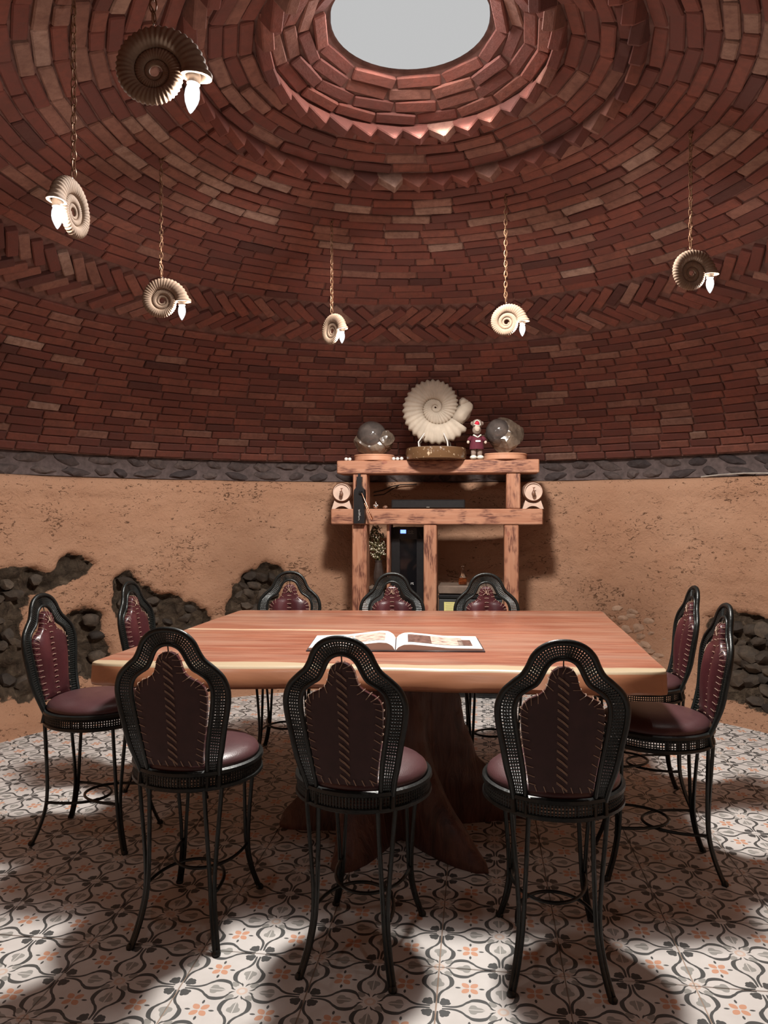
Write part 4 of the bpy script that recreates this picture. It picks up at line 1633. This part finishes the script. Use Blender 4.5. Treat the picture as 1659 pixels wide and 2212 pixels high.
# vase of dried flowers on a dark box
bx = thing('dark_box', su(-0.430, 0.17, 0.50), RZ, label='dark lidded box under the vase of dried flowers', cat='box')
mb = MB()
mb.box((0, 0, 0.115), (0.10, 0.16, 0.23), b=0.004)
mb.build('body', M['fridge'], bx, smooth=30)
mb = MB()
mb.box((0, 0, 0.241), (0.108, 0.17, 0.022), b=0.004)
mb.build('lid', M['slab'], bx, smooth=30)
vz = thing('flower_vase', su(-0.425, 0.165, 0.752), RZ, label='dark tapering vase holding dried white flowers', cat='vase')
mb = MB()
mb.lathe([(0.0001, 0), (0.026, 0), (0.034, 0.02), (0.040, 0.06), (0.036, 0.10), (0.028, 0.14), (0.024, 0.165), (0.030, 0.182), (0.024, 0.182), (0.019, 0.165), (0.0001, 0.16)], 10, close=False)
mb.build('vase_body', M['vase'], vz, smooth=20)
rs = random.Random(8)
fl, stm = MB(), MB()
for k in range(210):
    a, u = rs.uniform(0, 2 * PI), rs.random() ** 0.5
    h = rs.uniform(0.03, 0.255)
    env = 0.070 * math.sin(PI * min(1, (h + 0.02) / 0.29)) ** 0.7
    p = Vector((env * u * math.cos(a) - 0.008 * h / 0.1, env * u * math.sin(a), 0.175 + h))
    if k % 5 == 0:
        stm.tube([(0.008 * math.cos(a), 0.008 * math.sin(a), 0.16), tuple(p * 0.5 + Vector((0, 0, 0.09))), tuple(p)], 0.0011, 3)
    vs, fs = lump(k, sub=1, amp=0.4)
    r = rs.uniform(0.0030, 0.0062)
    fl.add([(p.x + x * r, p.y + y * r, p.z + z * r) for x, y, z in vs], fs)
    vs, fs = lump(k + 300, sub=1, amp=0.4)
    if k % 2 == 0:
        q = p * 0.96
        stm.add([(q.x + x * r * 2.0, q.y + 0.008 + y * r * 2, q.z + 0.004 + z * r * 2.0) for x, y, z in vs], fs)
tag(fl.build('blossoms', M['flower'], vz, smooth=60), kind='stuff')
tag(stm.build('stems', M['stem'], vz, smooth=60), kind='stuff')

# wine cooler
wc = thing('wine_cooler', su(-0.212, 0.20, 0.50), RZ, label='tall black wine cooler with a glowing blue display', cat='wine cooler')
mb = MB()
mb.box((0, 0.10, 0.335), (0.235, 0.24, 0.67), b=0.006)
mb.build('body', M['blackplastic'], wc, smooth=30)
mb = MB()
for (c, s) in (((-0.088, -0.035, 0.335), (0.062, 0.028, 0.67)), ((0.090, -0.035, 0.335), (0.058, 0.028, 0.67)), ((0, -0.035, 0.628), (0.236, 0.028, 0.084)), ((0, -0.035, 0.03), (0.236, 0.028, 0.06))):
    mb.box(c, s, b=0.002)
door = mb.build('door', M['blackplastic'], wc, smooth=30)
mb = MB()
mb.box((0, -0.036, 0.325), (0.125, 0.006, 0.53))
mb.build('door_glass', M['darkglass'], door, smooth=0)
mb = MB()
mb.box((-0.034, -0.050, 0.640), (0.040, 0.003, 0.026), b=0.001)
mb.build('display', M['led'], door, smooth=0)
for k in range(2):
    mb = MB()
    mb.tube([(0.006 + k * 0.022 + 0.007 * math.cos(t * PI / 6), -0.0495, 0.640 + 0.006 * math.sin(t * PI / 6)) for t in range(12)], 0.0010, 4, closed=True)
    mb.build('button', M['ink'], door)
mb = MB()
mb.box((0.020, -0.0495, 0.626), (0.040, 0.001, 0.0025))
mb.build('control_legend', M['ink'], door, smooth=0)
for zz in (0.50, 0.40, 0.28):
    mb = MB()
    for sx in (-0.034, -0.012, 0.012, 0.034):
        mb.tube([(sx, -0.028, zz), (sx, 0.0, zz)], 0.003, 6)
    mb.tube([(-0.056, -0.029, zz), (0.056, -0.029, zz)], 0.0022, 6)
    mb.build('bottle_rack', M['silver'], wc, smooth=60)
def text_on(name, body, size, loc, parent, mat, rot=(PI / 2, 0, 0)):
    cu = bpy.data.curves.new(name, 'FONT')
    cu.body = body
    cu.size = size
    cu.extrude = 0.0004
    cu.align_x = 'CENTER'
    tmp = bpy.data.objects.new(name, cu)
    COL.objects.link(tmp)
    dg = bpy.context.evaluated_depsgraph_get()
    me = bpy.data.meshes.new_from_object(tmp.evaluated_get(dg))
    bpy.data.objects.remove(tmp)
    me.materials.clear()
    me.materials.append(M[mat])
    return place(name, me, parent, loc, rot)
text_on('lettering', 'rt', 0.030, (0.030, -0.0505, 0.262), door, 'whiteprint')

# mini fridge with board and decanter on top
fr = thing('mini_fridge', su(0.232, 0.02, 0), RZ, label='charcoal mini fridge with a yellow label between the right posts', cat='fridge')
mb = MB()
mb.box((0, 0.145, 0.36), (0.435, 0.25, 0.70), b=0.008)
mb.build('body', M['fridge'], fr, smooth=30)
mb = MB()
mb.box((0, -0.005, 0.360), (0.435, 0.044, 0.64), b=0.006)
door = mb.build('door', M['fridge'], fr, smooth=30)
mb = MB()
mb.box((0, -0.012, 0.697), (0.440, 0.040, 0.022), b=0.005)
mb.build('top_trim', M['blackplastic'], fr, smooth=30)
mb = MB()
mb.box((0, 0.02, 0.018), (0.43, 0.05, 0.036), b=0.004)
mb.build('plinth', M['blackplastic'], fr, smooth=30)
mb = MB()
mb.box((-0.138, -0.0285, 0.585), (0.084, 0.002, 0.15), b=0.0005)
lab = mb.build('energy_label', M['yellow'], door, smooth=0)
mb = MB()
for k in range(5):
    mb.box((-0.138, -0.0300, 0.648 - k * 0.014), (0.060, 0.0008, 0.0016))
mb.build('label_lines', M['ink'], lab, smooth=0)
bd = thing('wooden_board', su(0.232, 0.03, 0.712), RZ, label='thick grey brown wooden board on top of the mini fridge', cat='board')
mb = MB()
vs, fs = chamfer(0.222, 0.13, 0.029, 0.007)
mb.add([(x, y + 0.11, z + 0.029) for x, y, z in vs], fs)
mb.build('slab', M['slab'], bd, smooth=40)
dc = thing('decanter', su(0.178, 0.10, 0.771), RZ, label='small glass decanter half full of amber spirit', cat='bottle')
mb = MB()
mb.lathe([(0.0001, 0), (0.026, 0), (0.029, 0.006), (0.030, 0.032), (0.022, 0.055), (0.011, 0.075), (0.0095, 0.110), (0.012, 0.114), (0.012, 0.128), (0.009, 0.130), (0.007, 0.126)], 20, close=False)
mb.build('glass_body', M['glass'], dc, smooth=50)
mb = MB()
mb.lathe([(0.0001, 0.003), (0.0255, 0.004), (0.0275, 0.030), (0.024, 0.042), (0.0001, 0.042)], 20, close=False)
mb.build('spirit', M['amber'], dc, smooth=50)

# cords on the wall
mb = MB()
mb.tube([tuple(polar(-3.6, 2.858, 1.43)), tuple(polar(-2.2, 2.856, 1.445)), tuple(polar(-0.8, 2.860, 1.475)), tuple(polar(0.5, 2.862, 1.488)), tuple(polar(3.0, 2.872, 1.492))], 0.0045, 6)
mb.tube([tuple(polar(-3.6, 2.858, 1.405)), tuple(polar(-2.0, 2.856, 1.415)), tuple(polar(-0.9, 2.860, 1.450)), tuple(polar(0.3, 2.862, 1.484))], 0.004, 6)
tag(mb.build('power_cord', M['cord'], smooth=60), 'thin dark cord on the plaster above the silver figurine', 'cord')
mb = MB()
mb.tube([tuple(polar(43.5, 2.93, 1.514)), tuple(polar(46, 2.925, 1.524)), tuple(polar(49, 2.92, 1.528)), tuple(polar(53, 2.925, 1.520)), tuple(polar(56, 2.93, 1.514))], 0.005, 6)
tag(mb.build('pale_wire', M['palecord'], smooth=60), 'pale wire lying on the plaster ledge below the stone band', 'cord')

# ------------------------------------------------------------------ ammonite pendant lamps
RE = 0.0885 * 1.31
def ro_small(q):
    return RE * 1.9 ** ((q - 8) / 4)
shell_me = ammonite(ro_small, -4, 8.0, 0, -1, 10.5, 0.15, 0.72, 620, flare=lambda q: 1 + 0.25 * max(0.0, q - 7.86) / 0.14, lip=0.02).mesh('shell', M['shell'], 70)
mb = MB()
mb.lathe([(0.0001, -0.068), (0.004, -0.064), (0.009, -0.055), (0.0145, -0.042), (0.0168, -0.030), (0.0160, -0.016), (0.0125, -0.004), (0.011, 0.0)], 18, close=False)
bulb_me = mb.mesh('bulb', M['bulb'], 180)
mb = MB()
mb.lathe([(0.0145, -0.006), (0.0155, 0.012), (0.012, 0.020), (0.0001, 0.020)], 16, close=False)
socket_me = mb.mesh('bulb_socket', M['white'], 40)
# one chain link
def chain_mesh(length):
    mb = MB()
    n = max(3, int(length / 0.0255))
    st = length / n
    for k in range(n):
        zc = k * st + st / 2
        pts = []
        for t in range(14):
            a = 2 * PI * t / 14
            lx, lz = 0.0075 * math.cos(a), (st * 0.66) * math.sin(a)
            pts.append((lx, 0, zc + lz) if k % 2 else (0, lx, zc + lz))
        mb.tube(pts, 0.0019, 5, closed=True)
    w = []
    for k in range(41):
        z = length * k / 40
        w.append((0.006 * math.sin(k * 1.1), 0.006 * math.cos(k * 0.9), z))
    mb.tube(w, 0.0016, 4)
    return mb.mesh('chain', M['chain'], 60)

def lamp(x, y, z, rz, label, tilt=0.0, sc=1.0):
    t = thing('ammonite_lamp', (x, y, z), rz, label=label, cat='lamp', group='ammonite lamps hanging from the dome')
    o = place('shell', shell_me, t)
    o.rotation_euler = (0, tilt, 0)
    o.scale = (sc, sc, sc)
    bx_, bz_ = 0.0865 * sc * math.cos(tilt), -0.0865 * sc * math.sin(tilt)
    place('bulb_socket', socket_me, o, (0.0855, 0, -0.010))
    place('bulb', bulb_me, o, (0.0855, 0, -0.014))
    d = math.hypot(x - RC.x, y - RC.y)
    top = 2.845
    for i in range(len(prof) - 1):
        if prof[i].x >= d >= prof[i + 1].x:
            top = prof[i].y
    z0 = 0.104 * sc
    place('chain', chain_mesh(top - z - z0 - 0.015), t, (-0.004, 0, z0 + 0.004))
    mb = MB()
    mb.tube([(0, 0, top - z + 0.03), (0, 0, top - z + 0.004), (0.008, 0, top - z - 0.006), (0.006, 0, top - z - 0.018), (-0.004, 0, top - z - 0.020), (-0.009, 0, top - z - 0.010)], 0.003, 6)
    mb.build('ceiling_hook', M['chain'], t, smooth=60)
    mb = MB()
    pts = [(0.004 * math.cos(a), 0.0, z0 - 0.004 + 0.008 * math.sin(a)) for a in [k * PI / 6 for k in range(12)]]
    mb.tube(pts, 0.0016, 5, closed=True)
    mb.build('eyelet', M['silver'], t, smooth=60)
    ld = bpy.data.lights.new('bulb_light', 'POINT')
    ld.energy = BULB_W
    ld.color = (1.0, 0.95, 0.90)
    ld.shadow_soft_size = 0.012
    lo = bpy.data.objects.new('bulb_light', ld)
    COL.objects.link(lo)
    lo.parent = o
    lo.location = (0.0855, 0, -0.048)
    return t
lamp(-0.974, 3.303, 2.205, 0.10, 'ammonite lamp with lit spiral face below the largest looking dark one')
lamp(-0.275, 4.00, 2.238, -0.80, 'ammonite lamp seen obliquely, hanging nearest left of the large fossil', 0, 0.92)
lamp(0.615, 3.78, 2.232, -0.25, 'ammonite lamp hanging above the crystal ball', 0, 0.92)
lamp(1.250, 3.06, 2.250, 0.15, 'ammonite lamp with dark face, farthest right, whole shell visible', 0, 0.95)
lamp(-0.905, 2.19, 2.150, -1.70, 'ammonite lamp turned edge on, leftmost of all', 0, 0.95)
lamp(-0.505, 1.66, 2.250, 0.05, 'largest looking dark ammonite lamp near the top left', 0.10, 1.0)
lamp(0.370, 1.40, 2.320, 0.1, 'ammonite lamp of which only the bulb tip shows at the top edge', 0, 1.0)
